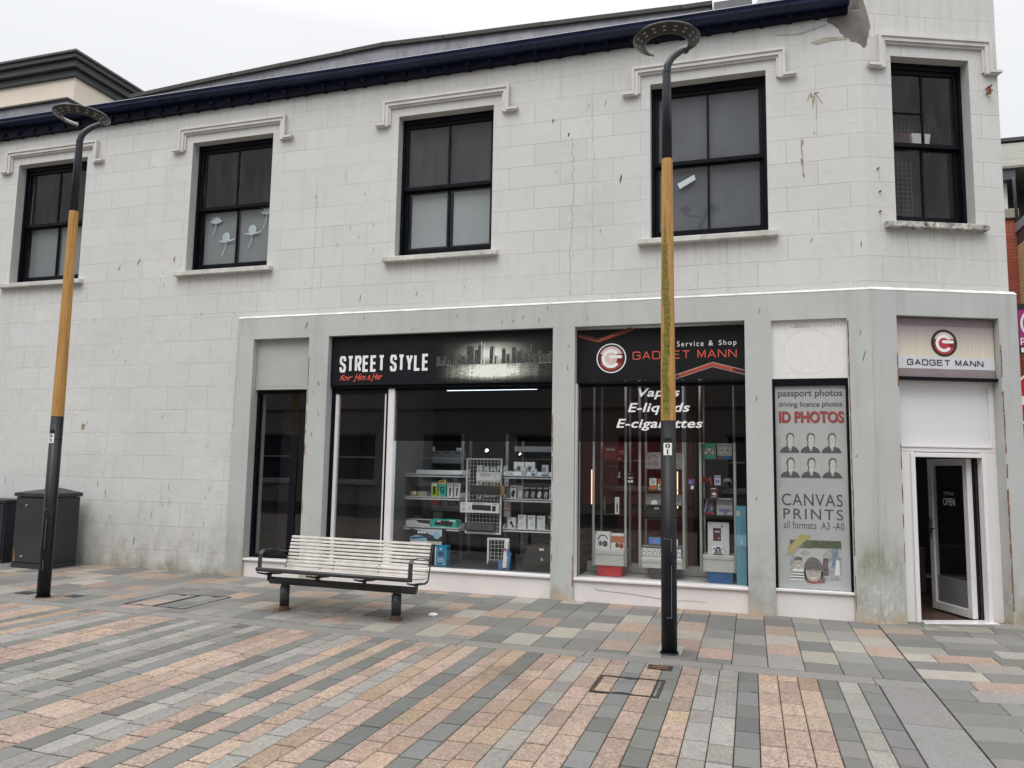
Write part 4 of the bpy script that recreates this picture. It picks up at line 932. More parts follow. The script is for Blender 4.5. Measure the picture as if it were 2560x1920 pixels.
mb = MB(); mb.face([(-3.84, .0325, 2.55), (b-.003, .0325, 2.55), (b-.003, .0325, 3.195), (-3.84, .0325, 3.195)]); mb.build('skyline_picture', skyline_mat(), sg, fix=False)
def tower_mat():
    n = NT('skyline_towers'); br = n.new('ShaderNodeTexBrick'); br.inputs['Scale'].default_value = 1; br.offset = 0
    for k, v in (('Mortar Size', .003), ('Brick Width', .011), ('Row Height', .012), ('Mortar Smooth', 0.)): br.inputs[k].default_value = v
    br.inputs['Color1'].default_value = (.6, .6, .55, 1); br.inputs['Color2'].default_value = (.10, .10, .095, 1); br.inputs['Mortar'].default_value = (.012, .012, .012, 1); br.inputs['Bias'].default_value = .25
    t = n.new('ShaderNodeTexCoord'); sp = n.new('ShaderNodeSeparateXYZ'); cb = n.new('ShaderNodeCombineXYZ'); n.l(t.outputs['Object'], sp.inputs[0]); n.l(sp.outputs['X'], cb.inputs[0]); n.l(sp.outputs['Z'], cb.inputs[1]); n.l(cb.outputs[0], br.inputs['Vector'])
    n.col(br.outputs['Color']); return n.set(.45)
mb = MB(); tw = [(-3.80, .11, .05), (-3.74, .06, .05), (-3.70, .10, .035), (-3.66, .07, .06), (-3.58, .08, .07), (-3.50, .14, .02), (-3.47, .11, .06), (-3.395, .235, .095), (-3.29, .18, .09), (-3.245, .245, .06), (-3.09, .22, .062), (-3.02, .10, .04), (-2.93, .19, .05), (-2.87, .12, .04), (-2.80, .20, .055), (-2.74, .15, .05), (-2.69, .17, .025), (-2.65, .12, .05), (-2.60, .10, .04), (-2.565, .23, .018), (-2.54, .12, .06), (-2.47, .15, .05), (-2.41, .11, .08), (-2.33, .14, .035)]
for k, (x, h, w_) in enumerate(tw):
    d = .0322-.0002*(k % 3)
    if k in (9, 10, 12): mb.face([(x, d, 2.786), (x+w_, d, 2.786), (x+w_, d, 2.786+h*.9), (x+w_*.75, d, 2.786+h), (x+w_*.25, d, 2.786+h), (x, d, 2.786+h*.9)])
    else: mb.face([(x, d, 2.786), (x+w_, d, 2.786), (x+w_, d, 2.786+h), (x, d, 2.786+h)])
mb.build('skyline_towers', tower_mat(), sg, fix=False)
mb = MB()
for x, h, w_ in ((-3.205, .29, .012), (-3.165, .27, .012), (-2.985, .25, .008), (-3.00, .25, .006), (-2.96, .24, .006), (-3.045, .2, .012)): mb.face([(x, .0316, 2.786), (x+w_, .0316, 2.786), (x+w_*.7, .0316, 2.786+h), (x+w_*.3, .0316, 2.786+h)])
x = -3.8
while x < -2.29:
    w_ = random.uniform(.004, .02); zz = random.uniform(2.777, 2.783); mb.face([(x, .0315, zz), (x+w_, .0315, zz), (x+w_, .0315, zz+.003), (x, .0315, zz+.003)]); x += w_ + random.uniform(.003, .03)
mb.build('skyline_lights', INKW, sg, fix=False)

def emblem(fr, s, d, z, r, white_ring, parent):
    mb = MB(fr); mats = [INKW, INKDR, PINK, CRIM, BLK, COPPER]
    if white_ring: mb.ring(s, d, z, r*.925, r, 40, 0)
    mb.disc(s, d+.0005, z, r*(.94 if white_ring else 1.), 40, 4)
    mb.disc(s, d-.0004, z-.03*r, r*.83, 36, 1)
    mb.ring(s, d-.0006, z-.02*r, r*.55, r*.80, 24, 5 if white_ring else 3, R(205), R(335))
    # pale highlight across the top
    pts = [(s+r*.80*math.cos(R(t)), d-.0008, z+r*.80*math.sin(R(t))) for t in range(22, 160, 8)] + [(s-.42*r, d-.0008, z+.28*r), (s, d-.0008, z+.36*r), (s+.42*r, d-.0008, z+.28*r)]
    mb.face(pts, 2)
    mb.disc(s-.02*r, d-.0010, z-.03*r, r*.42, 28, 2 if white_ring else 3)
    # power-button G: open arc and a bar with rounded ends
    mb.ring(s-.02*r, d-.0014, z-.03*r, r*.41, r*.64, 30, 0, R(48), R(312))
    for an in (48, 312): mb.disc(s-.02*r+r*.525*math.cos(R(an)), d-.0015, z-.03*r+r*.525*math.sin(R(an)), r*.115, 16, 0)
    mb.box(s-.05*r, s+.62*r, d-.0018, d-.0016, z-.02*r, z+.20*r, 0); mb.disc(s+.62*r, d-.0017, z+.09*r, r*.11, 16, 0); mb.disc(s-.05*r, d-.0017, z+.09*r, r*.11, 16, 0)
    return mb.build('emblem', mats, parent, fix=False)
g1 = thing('shop_sign', 'black shop sign with coral words GADGET MANN and chevrons behind the lamp post', 'shop sign', (-1.02, .06, 2.55))
a, b = BAYS['gadget'][:2]
mb = MB(); mb.box(a, b, .075, .095, 2.552, 3.175); mb.build('sign_board', plain('sign_charcoal', (.012, .012, .014), .45, var=.15, scale=5, bump=0, spec=.2), g1, bevel=.002)
emblem(WORLD, -1.572, .0715, 2.824, .178, True, g1)
mb = MB(); glyph_line(mb, 'GADGET MANN', -1.318, -.137, 2.80, 2.895, .0115, .022, .0722, space=.4); mb.build('lettering', INKR, g1, fix=False)
mb = MB(); mb.mesh(fit(text_vf('Service', .004, 0, 1.35), -.803, -.502, 2.94, 3.003), .0722); mb.mesh(fit(text_vf('&', .004), -.447, -.395, 2.941, 3.001), .0722); mb.mesh(fit(text_vf('Shop', .004, 0, 1.3), -.333, -.138, 2.926, 3.003), .0722); mb.build('white_lettering', INKW, g1, fix=False)
mb = MB()
mb.stroke([(-1.985, 3.118), (-1.724, 3.043), (-1.33, 3.172)], .042, .0722, 1); mb.stroke([(-1.985, 3.101), (-1.724, 3.026), (-1.31, 3.162)], .012, .0719, 0)
mb.stroke([(-1.724, 3.043), (-1.53, 3.105)], .034, .0718, 0)
mb.stroke([(-.86, 2.572), (-.405, 2.722), (-.052, 2.625)], .046, .0722, 1); mb.stroke([(-.78, 2.60), (-.405, 2.726), (-.18, 2.664)], .036, .0719, 0); mb.stroke([(-.86, 2.596), (-.405, 2.747), (-.052, 2.65)], .005, .0717, 2); mb.stroke([(-.84, 2.556), (-.405, 2.697), (-.052, 2.6)], .004, .0717, 2)
mb.build('chevrons', [COPPER, COPPERD, PINK], g1, fix=False)
g2 = thing('shop_sign', 'small champagne sign with round red emblem above the corner entrance', 'shop sign', CH.pt(.86, .05, 2.56)); a, b = CDOOR[:2]
mb = MB(CH); mb.box(a, b-.012, .03, .05, 2.56, 3.205); mb.build('sign_board', FASCIA, g2, bevel=.002)
mb = MB(CH); mb.box(a, b, .0, .08, 2.525, 2.558); mb.build('shutter_edge', BLACKF, g2)
mb = MB(CH); mb.face([(a, .0285, 2.652), (b-.012, .0285, 2.652), (b-.012, .0285, 2.782), (a, .0285, 2.782)]); mb.build('silver_band', SILVERP, g2, fix=False)
mb = MB(CH)
for z0, z1 in ((2.562, 2.652), (3.12, 3.205)):
    mb.face([(a, .028, z0), (b-.012, .028, z0), (b-.012, .028, z1), (a, .028, z1)], 0)
    s = a-.05
    while s < b-.012:
        p = [(s, z0), (s+.014, z0), (s+.014+.06, z1), (s+.06, z1)]; p = [(min(max(x, a), b-.012), z) for x, z in p]
        mb.face([(x, .0275, z) for x, z in p], 1); s += .028
mb.build('hatching', [STRIPE, STRIPEL], g2, fix=False)
emblem(CH, .853, .0265, 2.938, .150, False, g2)
mb = MB(CH); glyph_line(mb, 'GADGET MANN', .421, 1.296, 2.685, 2.752, .0125, .013, .0268, space=.4); mb.build('lettering', PLUM, g2, fix=False)
vl = thing('window_lettering', 'white slanted words Vapes, E-liquids, E-cigarettes on the dark glass', 'lettering', (-1.02, .115, 2.0))
for body, x0, x1, z0, z1 in (('Vapes', -1.258, -.778, 2.332, 2.464), ('E-liquids', -1.382, -.665, 2.150, 2.290), ('E-cigarettes', -1.518, -.522, 1.965, 2.103)):
    mb = MB(); mb.mesh(fit(text_vf(body, .02, .24, 1.06), x0, x1, z0, z1), .1165); mb.build('word', INKW, vl, fix=False)
# photo poster behind the pane
ps = thing('photo_poster', 'tall grey poster for ID photos and canvas prints with six portraits', 'poster', (.62, .03, .27)); a, b = BAYS['photo'][:2]
mb = MB(); mb.box(a+.028, b-.022, .030, .034, .272, 2.456); mb.build('poster_sheet', POSTER, ps)
def ptext(body, x0, x1, z0, z1, m, bold=.01, space=1., d=.0285):
    m_ = MB(); m_.mesh(fit(text_vf(body, bold, 0, space), x0, x1, z0, z1), d); return m_.build('lettering', m, ps, fix=False)
ptext('passport photos', .296, .958, 2.316, 2.415, PGREY, .022); ptext('driving licence photos', .298, .954, 2.208, 2.284, PGREY, .018)
ptext('ID PHOTOS', .306, .970, 2.044, 2.172, PGREY, .035, d=.0288); ptext('ID PHOTOS', .300, .964, 2.050, 2.178, PRED, .035, d=.0282)
ptext('CANVAS', .315, .930, 1.150, 1.281, PGREY, .004, 1.1); ptext('PRINTS', .328, .930, 1.005, 1.120, PGREY, .004, 1.25); ptext('all formats  A3 -A0', .328, .938, .905, .985, PGREY, 0., 1.05)
def portrait(x0, z0):
    w_, h_ = .196, .225; d = .0285; m_ = MB()
    def q(pts, mi, k): m_.face([(x0+w_*u, d-.0003*k, z0+h_*v) for u, v in pts], mi)
    def el(u, v, ru, rv, mi, k, n=18): q([(u+ru*math.cos(2*PI*j/n), v+rv*math.sin(2*PI*j/n)) for j in range(n)], mi, k)
    q([(0, 0), (1, 0), (1, 1), (0, 1)], 0, 0)
    q([(.28, .16), (.36, .5), (.30, .70), (.36, .90), (.50, .98), (.66, .965), (.74, .86), (.745, .66), (.72, .50), (.66, .46), (.62, .9), (.46, .86), (.44, .45), (.46, .22)], 1, 1)
    q([(0, 0), (0, .10), (.12, .24), (.38, .33), (.52, .20), (.66, .33), (.90, .22), (1, .06), (1, 0)], 2, 2)
    q([(.40, .33), (.42, .5), (.62, .48), (.64, .33), (.52, .18)], 3, 3); q([(.42, .30), (.52, .16), (.63, .30), (.57, .10), (.49, .10)], 0, 4)
    el(.55, .655, .155, .235, 3, 5)
    q([(.40, .66), (.44, .86), (.54, .90), (.66, .84), (.705, .68), (.72, .80), (.64, .965), (.48, .975), (.38, .85)], 1, 6)
    for u in (.485, .61): el(u, .685, .026, .011, 1, 7, 8)
    q([(.46, .715), (.51, .725), (.51, .718), (.46, .705)], 1, 7); q([(.585, .725), (.64, .715), (.64, .705), (.585, .717)], 1, 7)
    q([(.50, .55), (.545, .56), (.595, .55), (.545, .535)], 1, 7); q([(.54, .66), (.565, .605), (.54, .60)], 0, 7)
    return m_.build('portrait', [PBACK, PHAIR, PSUIT, PFACE], ps, fix=False)
for z0 in (1.722, 1.452):
    for x0 in (.309, .521, .735): portrait(x0, z0)
mb = MB(); d = .0285
def q(pts, mi, k): mb.face([(x, d-.0003*k, z) for x, z in pts], mi)
def el(x, z, rx, rz, mi, k, n=20): q([(x+rx*math.cos(2*PI*j/n), z+rz*math.sin(2*PI*j/n)) for j in range(n)], mi, k)
q([(.385, .36), (.90, .38), (.905, .79), (.39, .785)], 0, 0); q([(.50, .70), (.905, .71), (.905, .79), (.39, .785), (.39, .72)], 1, 1); q([(.80, .50), (.86, .52), (.87, .72), (.82, .70)], 2, 1); q([(.43, .45), (.74, .45), (.74, .70), (.43, .69)], 3, 2)
for x, z in ((.54, .65), (.76, .62)): el(x, z, .045, .03, 4, 3); 
q([(.70, .42), (.77, .42), (.77, .6), (.72, .60)], 5, 3); q([(.83, .43), (.88, .43), (.88, .58), (.85, .6)], 6, 3)
q([(.385, .36), (.56, .36), (.56, .45), (.52, .48), (.43, .48), (.385, .45)], 6, 4)
for z in (.375, .405, .435): q([(.387, z), (.555, z), (.555, z+.014), (.387, z+.014)], 7, 5)
el(.47, .53, .042, .058, 8, 5); q([(.425, .54), (.432, .60), (.47, .61), (.508, .60), (.515, .54), (.50, .57), (.44, .57)], 7, 6)
el(.62, .47, .098, .14, 7, 6); q([(.525, .46), (.53, .36), (.56, .35), (.55, .45)], 7, 6); q([(.69, .46), (.70, .34), (.735, .345), (.715, .46)], 7, 6)
el(.62, .445, .078, .098, 8, 7); q([(.545, .47), (.55, .55), (.69, .55), (.697, .47)], 7, 8)
for x in (.585, .655): el(x, .455, .014, .006, 7, 9, 8)
q([(.575, .405), (.62, .393), (.667, .405), (.62, .375)], 6, 9); q([(.54, .365), (.56, .34), (.69, .34), (.71, .365), (.62, .352)], 9, 9); el(.47, .515, .018, .005, 6, 7, 8)
for x in (.455, .487): el(x, .54, .006, .004, 7, 7, 8)
mb.build('canvas_picture', [PPHOTO, PLEAF, PBLUE, PBACK, STAING, plain('poster_mixed', (.2, .12, .15), .5, var=.9, scale=50, bump=0), INKW, PHAIR, PSKIN, PRED], ps, fix=False)
mb = MB(); mb.face([(x, .0245, z) for x, z in ((.352, .60), (.365, .70), (.50, .842), (.612, .838))], 0)
V, F = text_vf('CANVAS', .01); an = R(42)
for body, ox, oz in (('CANVAS', .385, .655), ('PRINTS', .415, .625)):
    V, F = text_vf(body, .01); V = [(ox+(x*.15)*math.cos(an)-(y*.032)*math.sin(an), oz+(x*.15)*math.sin(an)+(y*.032)*math.cos(an)) for x, y in V]; mb.mesh((V, F), .024, 1)
mb.build('corner_ribbon', [PYEL, BRUSH], ps, fix=False)
# OPEN board on the door leaf
os_ = thing('open_sign', 'small black board reading YES We are OPEN hung on the open door', 'sign', CH.pt(LS0, .5, 1.1))
mb = MB(CH); mb.box(LS0+.004, LS0+.010, .40, .66, 1.14, 1.36); mb.build('board', SIGNK, os_)
def leaf_text(body, d0, d1, z0, z1, m):
    V, F = text_vf(body, .02); m_ = MB(CH); o = 0
    for x, y in V: m_.P((LS0+.002, d1+(d0-d1)*x, z0+(z1-z0)*y))
    for f in F: m_.f.append(list(f)); m_.m.append(0)
    m_.build('lettering', m, os_, fix=False)
leaf_text('OPEN', .425, .635, 1.165, 1.25, SILVERP); leaf_text('YES We are', .44, .62, 1.28, 1.325, STAING)
# ------------------------------------------------------------------ street lamps
LAMP_RING = []
def lamp_post(x, y, label, digits, wood, rot, dz=0.):
    t = thing('street_lamp', label, 'street lamp', (x, y, g(x)), 'street lamps along the footway'); Z = g(x)
    zb, zw, ze = 1.935+dz, 4.285+dz*1.2, 5.13+dz*1.3
    mb = MB(); mb.tube([(x, y, Z-.02), (x, y, Z+.4), (x, y, zb)], [.0665, .0665, .064], 32); mb.tube([(x, y, Z-.005), (x, y, Z+.012)], [.082, .078], 28); mb.build('base_column', POLE, t)
    mb = MB(); mb.tube([(x, y, zb), (x, y, zw)], [.0645, .0485], 32, cap=False); wd = mb.build('timber_column', wood, t)
    ca, sa = math.cos(rot), math.sin(rot)
    def pt(a, r, z): return (x + r*math.cos(a+rot), y + r*math.sin(a+rot), z)
    zr = 5.395+dz*1.4; RA = .243
    path = [(x, y, zw), (x, y, ze-.25), (x, y, ze-.02), pt(R(35), .012, ze+.05), pt(R(35), .045, ze+.115), pt(R(36), .10, ze+.175), pt(R(38), .16, ze+.225), pt(R(42), .215, ze+.265), pt(R(46), .243, zr-.015)]
    mb = MB(); mb.tube(path, [.047, .041, .036, .034, .033, .032, .031, .030, .028], 24); mb.build('neck', POLEG, t)
    mb = MB(); mb.tube([(x, y, ze-.028), (x, y, ze-.018)], .0375, 24); mb.build('neck_collar', POLE, t)
    arc = [R(48) - R(278)*k/56 for k in range(57)]           # runs round the street side and stops short of the wall side
    def bp(a, u, off):                      # point on the conical underside: u across the band, off out of it
        q = u*.85 - .527*off; return pt(a, RA-q, zr - u*.527 - .85*off)
    head = MB(); head.sweep([pt(a, RA, zr) for a in arc], [(-.054, .032), (-.060, .026), (.044, -.036), (.052, -.030), (.046, -.004), (.012, .026), (-.030, .040)]); ring = head.build('lamp_ring', LAMPG, t)
    bed = MB(); RR = [[bed.P(bp(a, u, o_)) for u, o_ in ((-.050, .004), (-.048, .0125), (.044, .0125), (.046, .004))] for a in arc[2:-2]]
    for A_, B_ in zip(RR, RR[1:]):
        for j in range(3): bed.f.append([A_[j], A_[j+1], B_[j+1], B_[j]]); bed.m.append(0)
    bed.build('led_bed', LAMPD, ring)
    for c in range(13):
        a0 = R(36) - R(252)*c/12; m_ = MB()
        for da in (-.031, .031):
            for dr in (-.022, .012):
                a = a0+da; m_.tube([bp(a, dr, .0125), bp(a, dr, .016)], .0078, 8)
        m_.build('led_cluster', LEDM, ring)
    # number label wrapped on the street side of the column
    m_ = MB(); zc = 1.692+dz; rr = .0668; n_ = 6; a0, a1 = R(-90-32), R(-90+32)
    for k in range(n_):
        b0 = a0+(a1-a0)*k/n_; b1 = a0+(a1-a0)*(k+1)/n_
        m_.face([(x+rr*math.cos(b), y+rr*math.sin(b), z) for b, z in ((b0, zc-.055), (b1, zc-.055), (b1, zc+.05), (b0, zc+.05))], 0)
        m_.face([(x+(rr-.0005)*math.cos(b), y+(rr-.0005)*math.sin(b), z) for b, z in ((b0, zc+.05), (b1, zc+.05), (b1, zc+.095), (b0, zc+.095))], 1)
    for body, z0, z1, hw in ((digits[0], zc+.004, zc+.044, .021), (digits[1], zc-.048, zc-.006, .021 if digits[1] != 'I' else .006)):
        V, F = text_vf(body, .035); o = len(m_.v)
        for u, v in V:
            b = R(-90) + (u-.5)*2*hw/rr; m_.P((x+(rr+.0012)*math.cos(b), y+(rr+.0012)*math.sin(b), z0+(z1-z0)*v))
        for f in F: m_.f.append([o+k for k in f]); m_.m.append(2)
    m_.build('number_label', [INKW, BLK, plain('label_green', (.01, .05, .035), .5, bump=0)], t, fix=False)
    m_ = MB(); m_.tube([(x, y, zc-.012), (x, y, zc-.004)], .0655, 28, cap=False); m_.build('label_tie', BLK, t)
    # inspection door outline near the foot, with chipped paint
    m_ = MB(); rr = .0675
    def onp(b, z): return (x+rr*math.cos(b), y+rr*math.sin(b), z)
    for (b0, z0), (b1, z1) in (((R(-120), .95), (R(-68), .95)), ((R(-68), .95), (R(-68), .30)), ((R(-68), .30), (R(-120), .30))):
        P0, P1 = [], []
        for k in range(7):
            b = b0+(b1-b0)*k/6; z = z0+(z1-z0)*k/6+Z; P0.append((b, z))
        for (ba, za), (bb, zb_) in zip(P0, P0[1:]):
            if random.random() < .3: continue
            if z0 == z1: m_.face([onp(ba, za), onp(bb, zb_), onp(bb, zb_+.004), onp(ba, za+.004)])
            else: m_.face([onp(ba, za), onp(ba+.05, za), onp(bb+.05, zb_), onp(bb, zb_)])
    m_.build('door_outline', plain('worn_edge', (.22, .22, .22), .5, bump=0), t, fix=False)
    return t
lamp_post(-.68, -2.2, 'tall street lamp with moss down its timber column, right of the bench', ('0', 'I'), WOODM, R(2))
lamp_post(-7.395, -2.24, 'tall street lamp with clean timber column beside the dark cabinets', ('0', '2'), WOOD, R(16), .055)
# ------------------------------------------------------------------ bench
bn = thing('park_bench', 'street bench with pale slats and dark steel frame on two posts', 'bench', (-4.0, -1.83, g(-4)))
BX0, BX1 = -4.84, -3.165
def bz(x): return -.0085*(x+4)
def slat(y, z, wd, an, m, nm='slat'):
    mb = MB(); c_, s_ = math.cos(an), math.sin(an); zc0, zc1 = z+bz(BX0), z+bz(BX1)
    i = []
    for x, zz in ((BX0+.012, zc0), (BX1-.012, zc1)):
        for u, v in ((-wd/2, -.010), (wd/2, -.010), (wd/2, .007), (-wd/2, .007)): i.append(mb.P((x, y+u*c_-v*s_, zz+u*s_+v*c_)))
    for q_ in ((0, 1, 2, 3), (7, 6, 5, 4), (0, 4, 5, 1), (1, 5, 6, 2), (2, 6, 7, 3), (3, 7, 4, 0)): mb.f.append([i[k] for k in q_]); mb.m.append(0)
    return mb.build(nm, m, bn, bevel=.004)
for k in range(8): slat(-1.985+k*.051, .425-.0062*k, .042, R(-7), SLATM)
for k in range(10):
    q_ = k/9; slat(-1.555+.10*q_, .385+.325*q_, .0262, R(73), SLATM)
mb = MB(); mb.tube([(BX0-.01, -2.045, .425+bz(BX0)), (BX1+.01, -2.045, .425+bz(BX1))], .021, 14); mb.build('front_rail', BENCHM, bn)
mb = MB(); mb.tube([(BX0+.02, -1.83, .298), (BX1-.005, -1.83, .288)], .0365, 24); mb.build('support_tube', BENCHM, bn)
for x, edge in ((BX0, 1), (BX0+.57, 0), (BX1-.57, 0), (BX1, 1)):
    b_ = bz(x); prof = [(-2.05, .40), (-1.92, .375), (-1.75, .36), (-1.63, .345), (-1.565, .355), (-1.545, .385), (-1.50, .52), (-1.44, .715), (-1.43, .715), (-1.485, .52), (-1.525, .37), (-1.55, .335), (-1.62, .325), (-1.76, .338), (-1.90, .35), (-2.05, .385)]
    mb = MB(); mb.prism([(p, z+b_) for p, z in prof], 0, x-.004, x+.004); 
    mb.prism([(-1.87, .36+b_), (-1.79, .36+b_), (-1.80, .29), (-1.86, .29)], 0, x-.004, x+.004)
    mb.build('side_frame' if edge else 'seat_bracket', BENCHM, bn)
for x in (BX0-.006, BX1+.006):
    b_ = bz(x); mb = MB()
    path = [(x, -2.0, .40+b_), (x, -2.0, .50+b_), (x, -1.992, .575+b_), (x, -1.965, .605+b_), (x, -1.92, .612+b_), (x, -1.80, .607+b_), (x, -1.66, .590+b_), (x, -1.52, .56+b_)]
    mb.sweep(path, [(-.022, -.004), (.022, -.004), (.022, .004), (-.022, .004)], up=(0, -1, .02)); mb.build('armrest', BENCHM, bn)
for x in (-4.645, -3.375):
    Z = g(x); mb = MB(); mb.tube([(x, -1.83, Z+.05), (x, -1.83, Z+.245)], .049, 24); mb.tube([(x, -1.83, Z+.24), (x, -1.83, .275)], .028, 16); mb.obox((x-.02, -1.83, .262), ((.008, 0, 0), (0, .03, 0), (0, 0, .018))); mb.obox((x+.02, -1.83, .262), ((.008, 0, 0), (0, .03, 0), (0, 0, .018)))
    lg = mb.build('leg', BENCHM, bn); mb = MB(); mb.tube([(x, -1.83, Z-.004), (x, -1.83, Z+.012), (x, -1.83, Z+.014), (x, -1.83, Z+.048)], [.062, .06, .05, .047], 20); mb.build('anchor_ring', BOLT, lg)
# ------------------------------------------------------------------ utility cabinets
uc = thing('utility_cabinet', 'dark green street cabinet with a shallow pitched lid behind the lamp post', 'cabinet', (-9.44, -.42, g(-9.4)))
Z = g(-9.4); X0, X1, Y0, Y1 = -9.74, -9.135, -.65, -.16
mb = MB(); mb.box(X0, X1, Y0, Y1, Z+.07, Z+.965); mb.build('body', CABM, uc, bevel=.006)
mb = MB(); mb.box(X0-.004, X1+.004, Y0-.004, Y1+.004, Z-.01, Z+.065); mb.build('plinth', CABM, uc, bevel=.005)
mb = MB(); xa, xb, ya, yb = X0-.022, X1+.022, Y0-.025, Y1+.02
i = [mb.P(p) for p in ((xa, ya, Z+.97), (xb, ya, Z+.97), (xb, yb, Z+.97), (xa, yb, Z+.97), (xa, ya, Z+1.02), (xb, ya, Z+1.02), (xb, yb, Z+1.02), (xa, yb, Z+1.02), (xa+.28, yb-.12, Z+1.085), (xb-.28, yb-.12, Z+1.085))]
for q_ in ((3, 2, 1, 0), (0, 1, 5, 4), (1, 2, 6, 5), (2, 3, 7, 6), (3, 0, 4, 7), (4, 5, 9, 8), (5, 6, 9), (6, 7, 8, 9), (7, 4, 8)): mb.f.append([i[k] for k in q_]); mb.m.append(0)
mb.build('lid', CABM, uc, bevel=.004)
mb = MB(); mb.box(X0+.03, X1-.03, Y0-.012, Y0-.001, Z+.085, Z+.935); dd_ = mb.build('door', CABM, uc, bevel=.004)
for zz in (.16, .85):
    mb = MB(); mb.tube([(X0+.21-(.02 if zz < .5 else 0), Y0-.012, Z+zz), (X0+.21-(.02 if zz < .5 else 0), Y0-.03, Z+zz)], .016, 14); mb.build('lock', CHROME, dd_)
mb = MB(); mb.tube([(X0+.085, Y0-.0125, Z+.85), (X0+.085, Y0-.0145, Z+.85)], .028, 18); mb.build('badge', BLK, dd_)
mb = MB(); mb.box(X1+.0005, X1+.006, Y0+.1, Y1-.08, Z+.12, Z+.22); mb.build('vent_panel', CABM, uc, bevel=.003)
mb = MB(); mb.face([(x, Y0-.0135, z+Z) for x, z in ((X0+.03, .09), (X0+.075, .09), (X0+.07, .15), (X0+.045, .25), (X0+.03, .28))]); mb.build('rust_patch', RUST, uc, fix=False)
u2 = thing('utility_cabinet', 'blue-black flat-topped street cabinet cut off at the left edge', 'cabinet', (-10.6, -.25, g(-10.6)))
Z = g(-10.6); mb = MB(); mb.box(-11.0, -10.19, -.42, -.03, Z-.01, Z+.845); mb.build('body', CABB, u2, bevel=.006); mb = MB(); mb.box(-11.02, -10.165, -.445, -.015, Z+.847, Z+.89); mb.build('lid', CABB, u2, bevel=.006)
mb = MB(); mb.box(-10.97, -10.60, -.432, -.421, Z+.06, Z+.82); mb.box(-10.585, -10.22, -.432, -.421, Z+.06, Z+.82); mb.build('door', CABB, u2, bevel=.003)
# ------------------------------------------------------------------ covers, litter
def frame_strip(mb, P, t):
    n_ = len(P); cx = sum(p[0] for p in P)/n_; cy = sum(p[1] for p in P)/n_
    for k in range(n_):
        a, b = Vector(P[k]), Vector(P[(k+1) % n_]); dr = (b-a).normalized(); nn = Vector((-dr.y, dr.x))
        if nn.dot(Vector((cx, cy))-a) < 0: nn = -nn
        q_ = [a, b, b+nn*t-dr*t, a+nn*t+dr*t]; z = .0035
        top = [mb.P((p.x, p.y, g(p.x)+z)) for p in q_]; low = [mb.P((p.x, p.y, g(p.x)-.01)) for p in q_]
        mb.f.append(top); mb.m.append(0)
        for j in range(4): mb.f.append([low[j], low[(j+1) % 4], top[(j+1) % 4], top[j]]); mb.m.append(0)
c1 = thing('manhole_cover', 'recessed paved inspection cover with steel rim in front of the mossy lamp post', 'manhole cover', (-.86, -3.3, g(-.86)))
mb = MB(); frame_strip(mb, [(-1.09, -3.545), (-.62, -3.535), (-.62, -3.075), (-1.09, -3.095)], .014); frame_strip(mb, [(-1.07, -3.525), (-.64, -3.515), (-.64, -3.095), (-1.07, -3.115)], .004); mb.box(-.672, -.664, -3.5, -3.11, g(-.66)+.001, g(-.66)+.004); mb.build('rim', IRON, c1)
for y_, s in ((-3.095, -1), (-3.53, 1)):
    mb = MB(); z = g(-.88)+.0042; mb.face([(-.975, y_, z), (-.775, y_+.006, z), (-.865, y_+s*.045, z)]); mb.build('lifting_key', IRON, c1, fix=False)
c2 = thing('manhole_cover', 'double recessed paved inspection cover on the footway left of the bench', 'manhole cover', (-5.97, -1.82, g(-5.97)))
mb = MB(); frame_strip(mb, [(-6.34, -2.21), (-5.98, -2.21), (-5.98, -1.45), (-6.36, -1.50)], .016); frame_strip(mb, [(-5.965, -2.205), (-5.58, -2.2), (-5.60, -1.40), (-5.965, -1.45)], .016); mb.build('rim', IRON, c2)
for x_, y_ in ((-6.15, -2.17), (-5.77, -2.17), (-6.15, -1.52), (-5.77, -1.47)):
    mb = MB(); z = g(x_)+.0042; mb.face([(x_-.05, y_-.03, z), (x_+.05, y_-.03, z), (x_, y_+.02, z)]); mb.build('lifting_key', IRON, c2, fix=False)
c3 = thing('stopcock_cover', 'small rusty oval stopcock lid set in the road below the mossy lamp post', 'cover', (-.70, -2.71, g(-.7)))
mb = MB(); z = g(-.7)+.003; mb.box(-.795, -.605, -2.785, -2.64, z-.012, z); mb.build('frame', IRON, c3)
mb = MB(); 
for k in range(20):
    pass
mb.tube([(-.70, -2.712, z+.0005), (-.70, -2.712, z+.005)], .066, 24); mb.tube([(-.70, -2.712, z+.005), (-.70, -2.712, z+.008)], [.028, .024], 14); mb.build('lid', RUSTY, c3)
mb = MB(); z = g(-.69); mb.box(-.79, -.58, -2.22, -1.91, z-.005, z+.004); tag(mb.build('concrete_collar', CONC, base=(-.69, -2.06, z)), 'pale concrete patch set round the foot of the mossy lamp post', 'concrete patch')
for k, (x_, y_, r_) in enumerate(((-7.78, -2.10, .10), (-7.15, -2.06, .085))):
    mb = MB(); z = g(x_)+.003; mb.box(x_-r_, x_+r_, y_-.07, y_+.07, z-.01, z+.001); o_ = mb.build('drain_cover', IRON, base=(x_, y_, z)); tag(o_, ('square iron cover on the footway left of the clean lamp post', 'square iron cover on the footway right of the clean lamp post')[k], 'drain cover')
mb = MB(); n_ = 14; bm = bmesh.new(); bmesh.ops.create_icosphere(bm, subdivisions=3, radius=.035)
for v in bm.verts:
    k_ = random.uniform(.62, 1.25); v.co = Vector((v.co.x*k_*1.3, v.co.y*k_, max(-.012, v.co.z*k_*.62)))
me = bpy.data.meshes.new('crumpled_paper'); bm.to_mesh(me); bm.free(); me.materials.append(PAPER)
